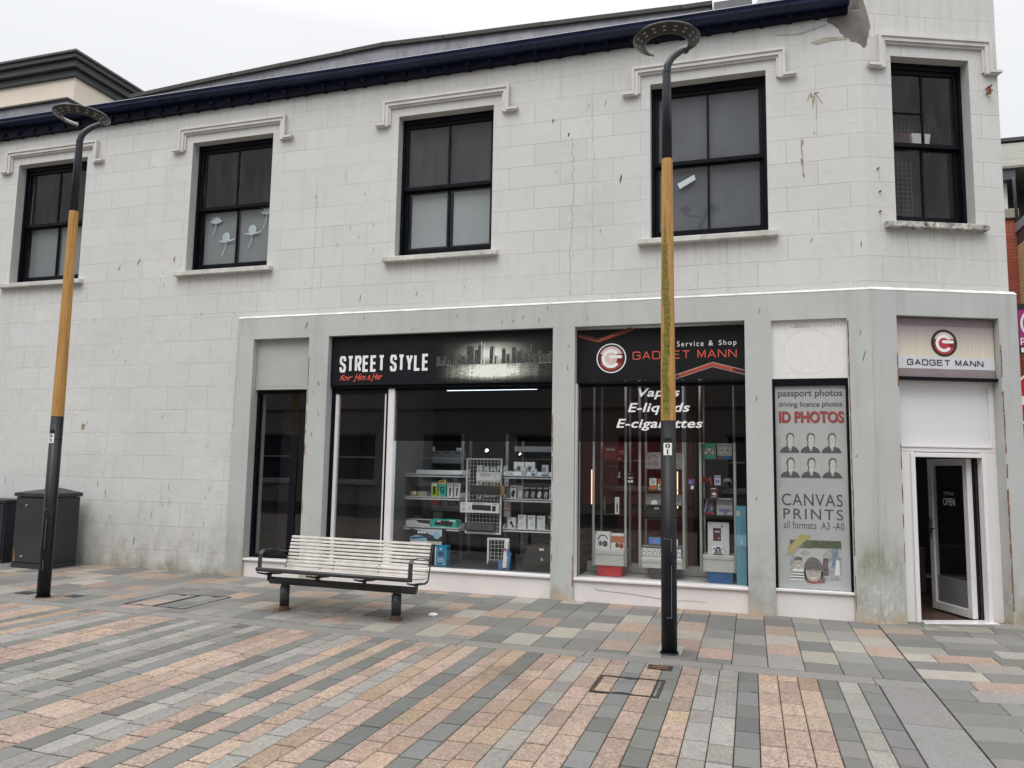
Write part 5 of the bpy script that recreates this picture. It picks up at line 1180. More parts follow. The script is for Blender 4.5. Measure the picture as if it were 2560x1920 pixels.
lt = bpy.data.objects.new('crumpled_paper', me); COL.objects.link(lt); lt.location = (-3.11, -1.52, g(-3.1)+.014); tag(lt, 'crumpled white paper lying on the footway right of the bench', 'litter')
for x_, y_, sc in ((-5.3, -3.0, .028), (-1.72, -2.78, .022), (-5.9, -4.3, .03)):
    pass
# ------------------------------------------------------------------ shop shelving and stock
def shelf_unit(label, xs, y_up, fronts, depth, z_top, x0, x1, back=()):
    t = thing('shelving_unit', label, 'shelves', ((x0+x1)/2, y_up, .24))
    for x in xs:
        mb = MB(); mb.box(x-.016, x+.016, y_up, y_up+.03, .24, z_top)
        z = .3
        while z < z_top-.03: mb.box(x-.006, x+.006, y_up-.001, y_up, z, z+.018, 1); z += .035
        mb.build('upright', [SHELFD, BLK], t)
    for z in fronts:
        mb = MB(); mb.box(x0, x1, y_up-depth, y_up, z-.012, z); mb.box(x0, x1, y_up-depth, y_up-depth+.004, z-.03, z+.012); mb.box(x0, x1, y_up-.006, y_up, z, z+.06)
        for x in (x0, x1-.004): mb.prism([(y_up-depth, z-.03), (y_up-depth, z+.02), (y_up-depth+.09, z+.06), (y_up, z+.07), (y_up, z-.03)], 0, x, x+.004)
        mb.build('shelf', SHELF, t)
    for (a, b, z, y) in back:
        mb = MB(); mb.box(a, b, y, y+.30, z-.012, z); mb.box(a, b, y-.004, y, z-.065, z+.012); mb.build('back_shelf', SHELFD, t)
    return t
shelf_unit('grey metal shelves stocked with boxes at the left of the wide shop window', (-4.70, -3.768), .95, (1.398, 1.098, .700), .36, 1.95, -4.62, -3.65)
shelf_unit('grey metal shelves stocked with white boxes at the right of the wide shop window', (-3.13, -2.22), .95, (1.398, 1.105, .724), .36, 1.95, -3.06, -2.24)
shelf_unit('deeper grey gondola shelves seen behind the left display shelves', (-4.98, -4.02), 1.95, (), .3, 1.9, -4.98, -4.02, [(-4.97, -4.03, 1.62, 1.6), (-4.97, -4.03, 1.27, 1.6), (-4.99, -4.03, .93, 1.6)])
shelf_unit('deeper grey gondola shelves seen behind the right display shelves', (-3.2, -2.45), 1.95, (), .3, 1.9, -3.2, -2.4, [(-3.22, -2.4, 1.80, 1.6)])
def rack(name, label, x0, x1, z0, z1, y, step, lean=0.):
    t = thing(name, label, 'display rack', ((x0+x1)/2, y, z0)); mb = MB()
    for a, b, c, d in ((x0, x0+.02, z0, z1), (x1-.02, x1, z0, z1), (x0+.02, x1-.02, z1-.02, z1), (x0+.02, x1-.02, z0, z0+.02)): mb.box(a, b, y-.01, y+.01, c, d)
    mb.build('frame', GRIDW, t); mb = MB(); x = x0+step
    while x < x1-.01: mb.box(x-.0017, x+.0017, y-.002, y+.001, z0, z1); x += step
    z = z0+step
    while z < z1-.01: mb.box(x0, x1, y-.005, y-.002, z-.0017, z+.0017); z += step
    mb.build('wire_mesh', GRIDW, t); return t
rack('wire_rack', 'tall white wire grid rack hung with keyboards in the shop window', -3.535, -3.05, .66, 1.622, .50, .048)
rack('wire_rack', 'small white wire grid standing low behind the blue bagged item', -3.21, -2.92, .30, .62, .45, .048)
CM = {}
def cm(c, r=.5):
    if c not in CM: CM[c] = plain('print_%d' % len(CM), c, r, var=.1, scale=12, bump=0)
    return CM[c]
W_, K_, GY, RD, OR_, TL, BL, GN, YL, LB, DB, BR = (.66, .66, .66), (.012, .012, .014), (.3, .3, .31), (.42, .03, .03), (.55, .12, .03), (.02, .42, .34), (.03, .12, .36), (.30, .46, .04), (.55, .45, .06), (.22, .42, .55), (.02, .05, .14), (.28, .17, .08)
def carton(name, label, cat, x0, x1, z0, z1, y, dep, base, deco=(), group=None, tilt=0.):
    """a packed product: bevelled carton with its printed front (panels, discs, rings) set a hair proud"""
    mats = [cm(base)]; idx = {base: 0}
    def mi(c):
        if c not in idx: idx[c] = len(mats); mats.append(cm(c))
        return idx[c]
    mb = MB(); e = .002; w_, h_ = x1-x0, z1-z0
    mb.box(x0, x1, y, y+dep, z0, z1, 0); mb.box(x0+e, x1-e, y+e, y+dep-e, z1, z1+.0012, 0)
    for k, dcc in enumerate(deco):
        d = y-.0006-.00025*k; t_ = dcc[0]
        if t_ == 'r': mb.face([(x0+w_*u, d, z0+h_*v) for u, v in ((dcc[1], dcc[3]), (dcc[2], dcc[3]), (dcc[2], dcc[4]), (dcc[1], dcc[4]))], mi(dcc[5]))
        elif t_ == 'p': mb.face([(x0+w_*u, d, z0+h_*v) for u, v in dcc[1]], mi(dcc[2]))
        elif t_ == 'd': mb.disc(x0+w_*dcc[1], d, z0+h_*dcc[2], dcc[3], 16, mi(dcc[4]), r2=dcc[5] if len(dcc) > 5 else None)
        elif t_ == 'a': mb.ring(x0+w_*dcc[1], d, z0+h_*dcc[2], dcc[3], dcc[4], 18, mi(dcc[7]), R(dcc[5]), R(dcc[6]))
        elif t_ == 't': mb.mesh(fit(text_vf(dcc[1], .01), x0+w_*dcc[2], x0+w_*dcc[3], z0+h_*dcc[4], z0+h_*dcc[5]), d, mi(dcc[6]))
    o = mb.build(name, mats, fix=False, base=((x0+x1)/2, y+dep/2, z0)); return tag(o, label, cat, group)
def phones(c, x, z, r, cup): return [('a', x, z, r*.78, r, 10, 185, c), ('d', x-.16, z-.2, r*.42, cup, r*.5), ('d', x+.14, z-.22, r*.5, c, r*.6), ('d', x+.14, z-.22, r*.3, cup, r*.36)]
YL_ = .62
carton('cable_box', 'lime green cable box on the middle left shelf', 'box', -4.075, -3.985, 1.10, 1.285, YL_, .05, GN, [('r', .1, .9, .82, .97, W_), ('r', .3, .72, .2, .7, K_), ('d', .5, .72, .016, K_)])
carton('cable_box', 'turquoise box with yellow and red top showing a black coiled cable', 'box', -3.97, -3.865, 1.10, 1.325, YL_, .06, TL, [('r', 0, 1, .8, 1, YL), ('r', .1, .7, .86, .96, RD), ('p', ((.0, .0), (.35, .0), (0, .5)), YL), ('a', .5, .48, .022, .036, 20, 330, K_), ('a', .56, .32, .016, .027, 180, 480, K_)])
for k, x in enumerate((-3.845, -3.748)):
    carton('adapter_box', ('slim white adapter box right of the turquoise cable box', 'slim white adapter box at the right end of the middle left shelf')[k], 'box', x, x+.075, 1.10, 1.285, YL_, .04, W_, [('r', .12, .9, .8, .95, GY), ('p', ((.35, .15), (.6, .12), (.75, .7), (.45, .72)), K_)])
carton('small_carton', 'low brown and white carton at the left of the middle left shelf', 'box', -4.38, -4.285, 1.10, 1.172, YL_, .1, BR, [('r', .4, .95, .4, .95, W_)])
carton('small_carton', 'low grey carton left of the lime cable box', 'box', -4.268, -4.14, 1.10, 1.168, YL_, .08, (.42, .42, .38), [('p', ((0, 0), (.5, 0), (.1, .9)), GN), ('r', .5, .98, .1, .85, GY)])
for k in range(4):
    x = -4.71+k*.106
    carton('orange_box', ('orange printed box at the left end of the lower gondola row', 'orange printed box second from the left in the lower gondola row', 'orange printed box third from the left in the lower gondola row', 'orange printed box at the right end of the lower gondola row')[k], 'box', x*1.035, x*1.035+.104, .942, 1.085, 1.62, .12, (.40, .07, .03), [('r', 0, 1, .72, .80, W_), ('d', .5, .9, .012, W_), ('r', .35, .65, .2, .5, (.55, .2, .1))], 'orange boxes on the lower gondola shelf')
carton('orange_box', 'single orange printed box on the middle gondola shelf', 'box', -4.93, -4.79, 1.282, 1.39, 1.62, .12, (.36, .07, .03), [('r', .1, .9, .5, .58, W_), ('d', .5, .8, .014, W_)])
for k in range(6):
    carton('storage_bin', 'grey plastic bin in the row on the top gondola shelf', 'bin', -4.93+k*.15, -4.93+k*.15+.142, 1.632, 1.735, 1.62, .2, (.13, .13, .135), [('p', ((.15, .85), (.85, .85), (.7, .6), (.3, .6)), (.05, .05, .05))], 'grey bins along the top gondola shelf')
carton('white_box', 'flat white box lying on the bins of the top gondola shelf', 'box', -4.75, -4.52, 1.737, 1.795, 1.63, .14, (.5, .5, .5), [('r', .1, .9, .2, .35, GY)])
carton('white_box', 'small upright white box at the right end of the top gondola shelf', 'box', -4.12, -4.05, 1.632, 1.78, 1.63, .06, (.5, .5, .5), [('d', .5, .5, .018, GY), ('r', .2, .8, .75, .85, K_)])
for k, x in enumerate((-4.62, -4.35, -4.18)):
    carton('gondola_carton', ('dark carton at the left of the dim middle gondola shelf', 'dark carton in the middle of the dim gondola shelf', 'dark carton at the right of the dim gondola shelf')[k], 'box', x, x+.15, 1.282, 1.36, 1.62, .1, (.05, .05, .06), [('r', .1, .6, .3, .7, (.15, .15, .13))])
carton('keyboard_box', 'white keyboard box on the lowest left shelf', 'keyboard box', -4.42, -4.075, .702, .80, YL_-.02, .16, W_, [('p', ((.5, .75), (.6, .55), (1, .5), (1, 1), (0, 1), (0, .92), (.45, .92)), K_), ('r', .22, .72, .25, .6, (.5, .5, .5)), ('r', .24, .70, .29, .56, W_), ('r', .02, .16, .08, .16, K_), ('r', .78, .96, .08, .14, K_)])
carton('keyboard_box', 'teal keyboard box with a black keyboard on the lowest left shelf', 'keyboard box', -4.06, -3.705, .702, .812, YL_-.02, .16, TL, [('p', ((.14, .35), (.86, .2), (.9, .85), (.2, .92)), K_), ('r', .74, 1, .8, 1, W_), ('r', .24, .40, .72, .88, W_), ('r', .4, .6, .06, .14, W_)])
carton('router_box', 'dark slim box at the left end of the lowest left shelf', 'box', -4.60, -4.45, .702, .775, YL_+.05, .1, (.04, .04, .045), [('r', .1, .6, .6, .75, GY), ('r', .1, .9, .25, .35, GY)])
carton('telescope_box', 'large blue, black and white telescope box below the left shelves', 'box', -4.28, -3.835, .50, .695, .45, .16, K_, [('r', 0, 1, 0, .2, W_), ('p', ((0, .2), (.55, .2), (.5, .5), (.2, .6), (0, .45)), LB), ('p', ((.02, .3), (.65, .48), (.65, .56), (.02, .42)), DB), ('p', ((.3, .9), (.7, .6), (1, .55), (1, 1), (0, 1)), (.45, .5, .55)), ('d', .27, .78, .018, W_), ('d', .36, .77, .018, W_), ('d', .45, .76, .016, W_), ('d', .84, .62, .05, LB), ('r', .55, .97, .06, .17, PINK.diffuse_color[:3] if False else (.5, .42, .42))])
carton('guitar_stand', 'low dark box carrying the telescope box in the window', 'box', -4.30, -3.92, .24, .498, .47, .2, (.015, .015, .018), [('r', .1, .5, .6, .66, GY)])
carton('speaker_box', 'tall bright blue box standing on the window deck right of the bench back', 'box', -3.905, -3.74, .24, .492, .40, .12, (.015, .22, .38), [('r', .0, .09, .03, .95, W_), ('r', .3, .7, .5, .72, DB), ('d', .5, .86, .014, W_), ('r', .2, .8, .22, .25, W_), ('r', .2, .8, .3, .33, W_), ('r', .2, .7, .38, .41, W_), ('r', .7, .85, .08, .16, W_)])
# keyboards on the wire rack
def keyboard(name, label, x0, x1, z0, z1, y, body, key, tilt=.012):
    t = thing(name, label, 'keyboard', ((x0+x1)/2, y, z0)); mb = MB(); n_ = 14; w_ = (x1-x0); h_ = z1-z0
    i = [mb.P(p) for p in ((x0, y, z0+tilt), (x1, y, z0-tilt*.2), (x1, y, z1-tilt*.6), (x0, y, z1+tilt*.4), (x0, y+.02, z0+tilt), (x1, y+.02, z0-tilt*.2), (x1, y+.02, z1-tilt*.6), (x0, y+.02, z1+tilt*.4))]
    for q_ in ((0, 1, 2, 3), (7, 6, 5, 4), (0, 4, 5, 1), (1, 5, 6, 2), (2, 6, 7, 3), (3, 7, 4, 0)): mb.f.append([i[k] for k in q_]); mb.m.append(0)
    mb.build('case', cm(body), t); mb = MB()
    for r_ in range(5):
        for c in range(n_):
            u = .04+.92*c/n_; v = .12+.76*r_/5; zz = z0+tilt+h_*v+(-.9*tilt-h_*0)*u*1.1
            mb.box(x0+w_*u, x0+w_*(u+.052), y-.005, y, zz, zz+h_*.12)
    o = mb.build('keys', cm(key), t); return t
carton('keyboard_box', 'white box printed with a slim keyboard at the top of the wire rack', 'keyboard box', -3.378, -3.052, 1.345, 1.445, .44, .05, W_, [('r', .15, .62, .45, .9, (.45, .45, .45)), ('r', .66, .95, .7, .9, (.5, .5, .5)), ('d', .78, .5, .014, (.45, .45, .45))])
keyboard('keyboard', 'pale slim keyboard clipped below the top box on the wire rack', -3.33, -3.08, 1.318, 1.345, .44, (.62, .62, .62), (.5, .5, .5), .002)
carton('keyboard_box', 'brown cardboard keyboard carton behind the black keyboard', 'keyboard box', -3.40, -3.008, 1.155, 1.28, .47, .03, BR, [('r', .0, .1, .85, 1, W_)])
keyboard('keyboard', 'black full size keyboard hung in the middle of the wire rack', -3.46, -3.06, 1.165, 1.272, .43, K_, (.035, .035, .04))
carton('keyboard_box', 'long white keyboard and mouse box on the wire rack', 'keyboard box', -3.585, -3.062, .928, 1.055, .43, .05, W_, [('p', ((.31, .28), (.80, .22), (.80, .78), (.31, .80)), K_), ('r', .83, .92, .2, .72, K_), ('r', .32, .62, .86, .95, GY), ('t', 'KING', .03, .14, .78, .92, K_), ('d', .25, .3, .006, K_), ('d', .25, .45, .006, K_), ('d', .25, .6, .006, K_), ('a', .09, .38, .016, .022, 0, 180, GY), ('r', .06, .12, .2, .36, GY), ('r', .84, .96, .85, .96, GY)])
keyboard('keyboard', 'black keyboard wrapped in clear film at the foot of the wire rack', -3.53, -3.12, .70, .80, .45, (.03, .03, .035), (.09, .09, .095), .006)
carton('headphone_box', 'pale box with red headphones beside the right shelves', 'box', -3.085, -3.0, .87, 1.06, .72, .05, (.45, .43, .42), [('a', .5, .6, .022, .03, 0, 180, RD), ('d', .25, .45, .014, RD), ('d', .75, .45, .014, RD)])
# right shelves
for k, (x0, x1, z1) in enumerate(((-2.845, -2.775, 1.52), (-2.712, -2.637, 1.497), (-2.563, -2.483, 1.548))):
    carton('accessory_box', ('small white accessory box at the left of the upper right shelf', 'small white and blue accessory box in the middle of the upper right shelf', 'white and blue accessory box at the right of the upper right shelf')[k], 'box', x0, x1, 1.40, z1, YL_+.03, .05, W_, [[('r', .2, .95, .0, .55, (.4, .4, .38))], [('a', .5, .6, .01, .016, 0, 180, BL), ('r', .2, .8, .1, .4, BL)], [('r', 0, 1, 0, .2, BL), ('r', .1, .6, .4, .8, GY)]][k])
for k, x in enumerate((-2.98, -2.83)):
    carton('camera_box', ('white camera box left of its twin on the back of the upper right shelf', 'white camera box right of its twin on the back of the upper right shelf')[k], 'box', x*1.02, x*1.02+.14, 1.46, 1.585, .98, .08, (.5, .5, .5), [('r', .0, 1, .0, .3, (.3, .25, .2)), ('a', .5, .35, .02, .03, 0, 180, K_), ('d', .5, .3, .02, K_)])
for k, (x0, c, dc) in enumerate(((-2.98, W_, K_), (-2.885, (.3, .34, .34), W_), (-2.80, K_, (.3, .34, .38)), (-2.715, K_, GY), (-2.63, K_, W_), (-2.545, K_, (.35, .35, .4)), (-2.462, W_, K_))):
    carton('pro_box', ('white box with a black gadget at the left end of the middle right shelf', 'grey green box second from left on the middle right shelf', 'black box with a blue grey picture third on the middle right shelf', 'black box with a grey picture in the middle of the middle right shelf', 'black box with a white picture on the middle right shelf', 'black box with a lilac picture near the right of the middle right shelf', 'white box cut by the window edge on the middle right shelf')[k], 'box', x0, x0+.078, 1.107, 1.278-(.01 if k > 1 else 0), YL_+.03, .05, c, [('p', ((.15, .2), (.6, .1), (.85, .55), (.5, .7), (.2, .5)), dc), ('r', .1, .9, .84, .94, GY if c != W_ else K_)])
for k, (x0, x1, z1) in enumerate(((-3.015, -2.905, .868), (-2.872, -2.766, .903), (-2.743, -2.645, .901), (-2.618, -2.515, .899))):
    carton('holder_box', ('shorter white box with a black phone holder at the left of the lower right shelf', 'white charger box next to the phone holder box', 'white charger box between its two twins', 'white charger box at the right of the three')[k], 'box', x0, x1, .726, z1, YL_+.03, .07, W_, [('p', ((.3, .6), (.5, .75), (.75, .35), (.9, .15), (.5, .12), (.6, .3), (.35, .4)), K_), ('r', .1, .5, .85, .92, K_)] if k == 0 else [('r', .12, .8, .84, .93, GY), ('r', .12, .6, .74, .79, GY), ('p', ((.4, .2), (.75, .2), (.8, .35), (.5, .6), (.35, .4)), (.5, .55, .58))])
carton('dark_packet', 'black packet with pale writing at the right end of the lower right shelf', 'packet', -2.49, -2.33, .726, .93, YL_+.05, .04, (.02, .02, .022), [('r', .1, .7, .72, .84, GY), ('p', ((.1, .5), (.9, .6), (.9, .66), (.1, .58)), (.1, .1, .1))])
carton('equipment_case', 'big black case with two white stickers on the window deck right', 'case', -2.73, -2.30, .24, .535, .42, .3, (.02, .02, .022), [('r', .48, .62, .86, .95, W_), ('a', .56, .5, .014, .02, 0, 360, GY), ('r', .52, .60, .46, .54, GY), ('r', .0, 1., .965, .975, (.08, .12, .18))])
for k in range(14):
    x = -3.50 + (k % 5)*.092 + random.uniform(-.01, .01); z = 1.52 - (k//5)*.155 + random.uniform(-.015, .015); hh = random.uniform(.09, .13)
    carton('hanging_pack', 'white carded accessory hanging in the rows behind the wire rack', 'hanging pack', x, x+random.uniform(.05, .075), z-hh, z, .80+random.uniform(0, .05), .015, random.choice((W_, (.5, .5, .5), (.4, .41, .42))), [('r', .2, .8, .15, .6, random.choice((K_, GY, (.2, .22, .25)))), ('r', .1, .7, .8, .9, GY)], 'carded packs behind the wire rack')
for k in range(9):
    x = -3.08+k*.085; carton('back_box', 'small dim box in the row at the back of the middle right shelf', 'box', x, x+.07, 1.107, 1.107+random.uniform(.12, .2), .84, .06, random.choice((K_, (.2, .2, .2), (.3, .29, .27), (.12, .13, .15))), [('r', .15, .8, .3, .6, random.choice((GY, (.15, .15, .15), (.4, .4, .38))))], 'dim boxes behind the middle right shelf')
for k in range(6):
    x = -4.60+k*.155; carton('back_box', 'small dim box in the row at the back of the lowest left shelf', 'box', x, x+.12, .702, .702+random.uniform(.1, .2), .86, .06, random.choice((K_, (.16, .16, .17), (.25, .24, .23))), [('r', .15, .8, .3, .6, random.choice((GY, (.3, .08, .05), (.3, .3, .28))))], 'dim boxes behind the lowest left shelf')
for k in range(7):
    x = -4.90+k*.125; carton('back_box', 'small dim box in the row standing on the lower gondola shelf back', 'box', x, x+.1, .942, .942+random.uniform(.16, .24), 1.78, .06, random.choice(((.1, .1, .1), (.2, .19, .18), (.28, .07, .04))), [('r', .15, .8, .5, .8, random.choice((GY, (.4, .38, .35))))], 'dim boxes behind the orange boxes')
# bagged power strip
t = thing('bagged_strip', 'long white socket strip in a blue bag leaning in the wide window', 'socket strip', (-2.97, .42, .24))
mb = MB(); mb.obox((-2.955, .42, .43), ((.027, 0, 0), (0, .018, 0), (.006, .02, .17))); mb.build('strip', cm(W_), t, bevel=.006)
mb = MB(); mb.prism([(-3.05, .24), (-2.90, .24), (-2.885, .42), (-2.93, .50), (-2.955, .33), (-3.0, .30), (-3.04, .36)], 1, .40, .47); mb.build('bag', cm((.08, .2, .42)), t)
mb = MB(); mb.box(-2.968, -2.945, .393, .398, .47, .505); mb.build('red_switch', cm(RD), t)
carton('small_monitor', 'small dark boxed item at the foot of the low wire grid', 'box', -3.19, -3.03, .24, .33, .42, .08, (.02, .03, .05), [('r', .1, .9, .2, .8, (.01, .015, .03))])
# back of the shop: shelving silhouettes
# gadget window: three display cabinets
def cabinet(label, x0, x1, xr, y0, zb0, zb1, ztop, shelves, plinth, pc):
    t = thing('display_cabinet', label, 'display cabinet', ((x0+x1)/2, y0, .235)); dep = .42
    mb = MB(); mb.box(x0+.018, x1-.018, y0+.012, y0+dep, zb0, zb1-.001); mb.box(x0+.018, x1-.018, y0+.002, y0+.011, zb1-.045, zb1); mb.build('base', ALU, t, bevel=.004)
    for x, y in ((x0, y0), (x1, y0), (x0+.02, y0+dep), (x1-.01, y0+dep)):
        mb = MB(); mb.tube([(x, y+.012, zb0), (x, y+.012, ztop)], .0165, 14); mb.build('post', ALU, t)
    for z in shelves:
        mb = MB(); mb.box(x0+.02, x1-.02, y0+.03, y0+dep-.02, z-.005, z); mb.build('glass_shelf', cm((.05, .06, .06), .2), t)
    mb = MB(); mb.box(plinth[0], plinth[1], y0+.03, y0+.33, .236, zb0-.001); mb.build('plinth', cm(pc), t, bevel=.003)
    return t
cabinet('narrow display cabinet on a red plinth at the left of the gadget window', -1.835, -1.445, 0, .35, .362, .542, 2.75, (.97, 1.30, 1.545), (-1.78, -1.50), (.50, .02, .025))
cabinet('middle display cabinet half hidden by the lamp post', -1.275, -.762, 0, .35, .362, .475, 2.75, (.93, 1.095, 1.275, 1.52), (-1.155, -.88), (.05, .05, .05))
cabinet('display cabinet on a blue plinth at the right of the gadget window', -.565, -.18, 0, .30, .362, .55, 2.75, (1.0, 1.185, 1.345, 1.645), (-.49, -.215), (.015, .10, .27))
carton('headphone_box', 'white box picturing dark blue headphones in the left cabinet', 'headphone box', -1.822, -1.632, .545, .757, .40, .06, W_, phones((.03, .03, .06), .52, .55, .062, (.08, .09, .16)) + [('r', .04, .14, .88, .97, RD), ('r', .94, .98, .05, .9, YL)])
carton('headphone_box', 'white and orange box picturing orange headphones in the left cabinet', 'headphone box', -1.625, -1.462, .545, .742, .40, .06, W_, [('r', 0, 1, .45, .85, (.40, .14, .08))] + phones((.5, .12, .03), .62, .5, .06, (.10, .05, .04)))
carton('pen_pack', 'slim white hanging pack on the lower shelf of the left cabinet', 'pack', -1.588, -1.537, .972, 1.172, .45, .02, W_, [('p', ((.4, .1), (.7, .1), (.7, .6), (.5, .75), (.35, .5)), K_), ('r', .15, .5, .8, .86, GY)])
carton('gadget_pack', 'small dark pack with a white gadget in the upper left cabinet', 'pack', -1.575, -1.51, 1.40, 1.49, .5, .02, (.04, .03, .03), [('p', ((.3, .1), (.6, .1), (.7, .9), (.4, .9)), W_)])
carton('red_card', 'red backing card with a white slip high in the left cabinet', 'card', -1.80, -1.62, 1.62, 1.79, .72, .01, (.24, .03, .03), [('r', .3, .9, .75, .85, W_), ('p', ((.2, .2), (.8, .25), (.7, .4), (.3, .35)), (.4, .02, .02))])
carton('red_card', 'red printed card high at the right of the left cabinet', 'card', -1.60, -1.47, 1.62, 1.80, .72, .01, (.26, .012, .015), [('r', .1, .8, .6, .66, (.6, .4, .4)), ('r', .1, .6, .45, .5, (.6, .4, .4)), ('r', .1, .25, .1, .2, W_)])
carton('antenna_pack', 'thin black gadget standing left of the white pen pack', 'gadget', -1.735, -1.715, .972, 1.18, .5, .02, (.05, .05, .05), [('r', .3, .7, .2, .9, (.25, .25, .25))])
carton('price_card', 'black card with white earbuds hung between left and middle cabinets', 'card', -1.43, -1.343, 1.34, 1.477, .36, .006, (.02, .01, .01), [('p', ((.2, .95), (.35, .75), (.5, .95), (.35, .85)), YL), ('d', .3, .2, .014, W_), ('d', .68, .22, .016, W_), ('r', .2, .8, .45, .5, W_), ('r', .2, .8, .54, .58, W_)])
carton('price_card', 'black card with purple picture hung between middle and right cabinets', 'card', -.717, -.633, 1.28, 1.42, .36, .006, (.10, .008, .015), [('r', .1, .9, .5, .92, (.15, .05, .28)), ('r', .3, .5, .55, .85, (.1, .3, .5)), ('r', .0, 1, .0, .46, (.015, .01, .01)), ('p', ((.4, .1), (.8, .1), (.9, .35), (.5, .4)), W_)])
carton('headphone_box', 'grey box picturing mauve headphones high in the middle cabinet', 'headphone box', -1.217, -.99, 1.523, 1.72, .43, .07, (.44, .41, .39), phones((.28, .22, .23), .40, .55, .058, (.36, .29, .31)) + [('r', .04, .3, .9, .95, (.3, .28, .28))])
carton('speaker_box', 'pale grey box with a faint diagram right of the lamp post in the gadget window', 'box', -.90, -.785, 1.523, 1.715, .43, .07, (.40, .37, .36), [('a', .4, .5, .018, .022, 0, 180, (.2, .18, .18)), ('r', .1, .8, .2, .23, (.15, .13, .13)), ('r', .1, .8, .85, .88, (.5, .1, .1))])
carton('charger_box', 'white and orange box left of the lamp post in the middle cabinet', 'box', -1.17, -1.085, 1.277, 1.41, .43, .05, W_, [('r', 0, 1, 0, .38, OR_), ('p', ((.3, .5), (.6, .5), (.8, .8), (.4, .8)), LB), ('r', .1, .4, .86, .94, GY)])
carton('charger_box', 'orange and white box partly behind the lamp post', 'box', -1.07, -.985, 1.277, 1.405, .43, .05, OR_, [('r', 0, 1, 0, .5, W_), ('p', ((.1, .1), (.5, .1), (.6, .4), (.2, .45)), (.3, .1, .05))])
carton('router_box', 'row of white boxes on the middle cabinet shelf', 'box', -1.215, -.98, 1.097, 1.225, .5, .05, (.45, .45, .45), [('r', .33, .35, 0, 1, GY), ('r', .66, .68, 0, 1, GY)])
carton('router_box', 'white box on the middle cabinet shelf right of the lamp post', 'box', -.865, -.80, 1.097, 1.22, .5, .05, (.5, .5, .5), [('r', .2, .8, .3, .6, GY)])
mb = MB(); mb.prism([(-1.15, 1.097), (-1.075, 1.097), (-1.07, 1.125), (-1.085, 1.15), (-1.13, 1.15), (-1.15, 1.12)], 1, .40, .44); tag(mb.build('earbud_case', cm(W_), bevel=.006, base=(-1.11, .42, 1.097)), 'white earbud case in front of the router boxes', 'earbuds')
t = thing('carry_case', 'black zipped carry case with a label in the middle cabinet', 'case', (-1.12, .45, .932)); mb = MB(); mb.prism([(-1.23, .95), (-1.215, 1.075), (-1.19, 1.088), (-1.03, 1.088), (-1.0, 1.07), (-.995, .95), (-1.02, .934), (-1.21, .934)], 1, .41, .52); mb.build('shell', cm(K_), t, bevel=.01); mb = MB(); mb.box(-1.11, -1.055, .406, .409, 1.045, 1.068); mb.build('label', cm((.5, .5, .45)), t); mb = MB(); mb.box(-1.222, -1.0, .407, .4095, 1.008, 1.013); mb.build('zip', cm((.06, .06, .06)), t)
def console(label, x0, x1, z, c):
    t = thing('handheld_console', label, 'console', ((x0+x1)/2, .42, z)); w_ = x1-x0; mb = MB(); mb.prism([(x0+.01, z), (x1-.01, z), (x1, z+.02), (x1, z+.085), (x1-.01, z+.095), (x0+.01, z+.095), (x0, z+.085), (x0, z+.02)], 1, .41, .43); mb.build('body', cm((.12, .12, .13)), t)
    mb = MB(); mb.box(x0+.012, x1-.012, .406, .409, z+.012, z+.083); mb.build('screen', cm(c, .2), t); mb = MB(); mb.disc((x0+x1)/2, .4045, z+.045, .016, 16); mb.disc((x0+x1)/2, .404, z+.04, .009, 12); mb.build('screen_picture', cm((.6, .12, .1)), t, fix=False)
console('handheld console with a blue screen left of the lamp post', -1.18, -1.03, .625, (.04, .22, .60)); console('handheld console with a pink red screen behind the lamp post', -1.025, -.93, .625, (.6, .05, .10))
carton('tablet_box', 'white tablet box low right of the lamp post', 'box', -.88, -.835, .62, .70, .40, .02, (.62, .64, .66), [('r', .1, .9, .1, .2, GY)])
mb = MB(); mb.box(-1.255, -.785, .38, .62, .600, .618); tag(mb.build('display_tray', cm((.16, .16, .16)), bevel=.004, base=(-1.02, .45, .6)), 'grey tray carrying the handheld consoles over the watch boxes', 'tray')
wt = carton('watch_box', 'white boxed smart watch in the two rows at the foot of the middle cabinet', 'watch box', -1.262, -1.200, .485, .588, .385, .05, W_, [('r', .2, .85, .1, .68, (.06, .08, .08)), ('r', .3, .75, .18, .6, (.62, .66, .64)), ('r', .1, .55, .8, .9, GY)], 'white smart watch boxes in two rows')
wt['label'] = 'white boxed smart watch in the two rows at the foot of the middle cabinet'
for r_ in range(2):
    for k in range(7):
        if r_ == 0 and k == 0: continue
        c = wt.copy(); COL.objects.link(c); c.location = (wt.location.x+k*.067, wt.location.y-(.012 if r_ else 0), wt.location.z-(.108 if r_ else 0))
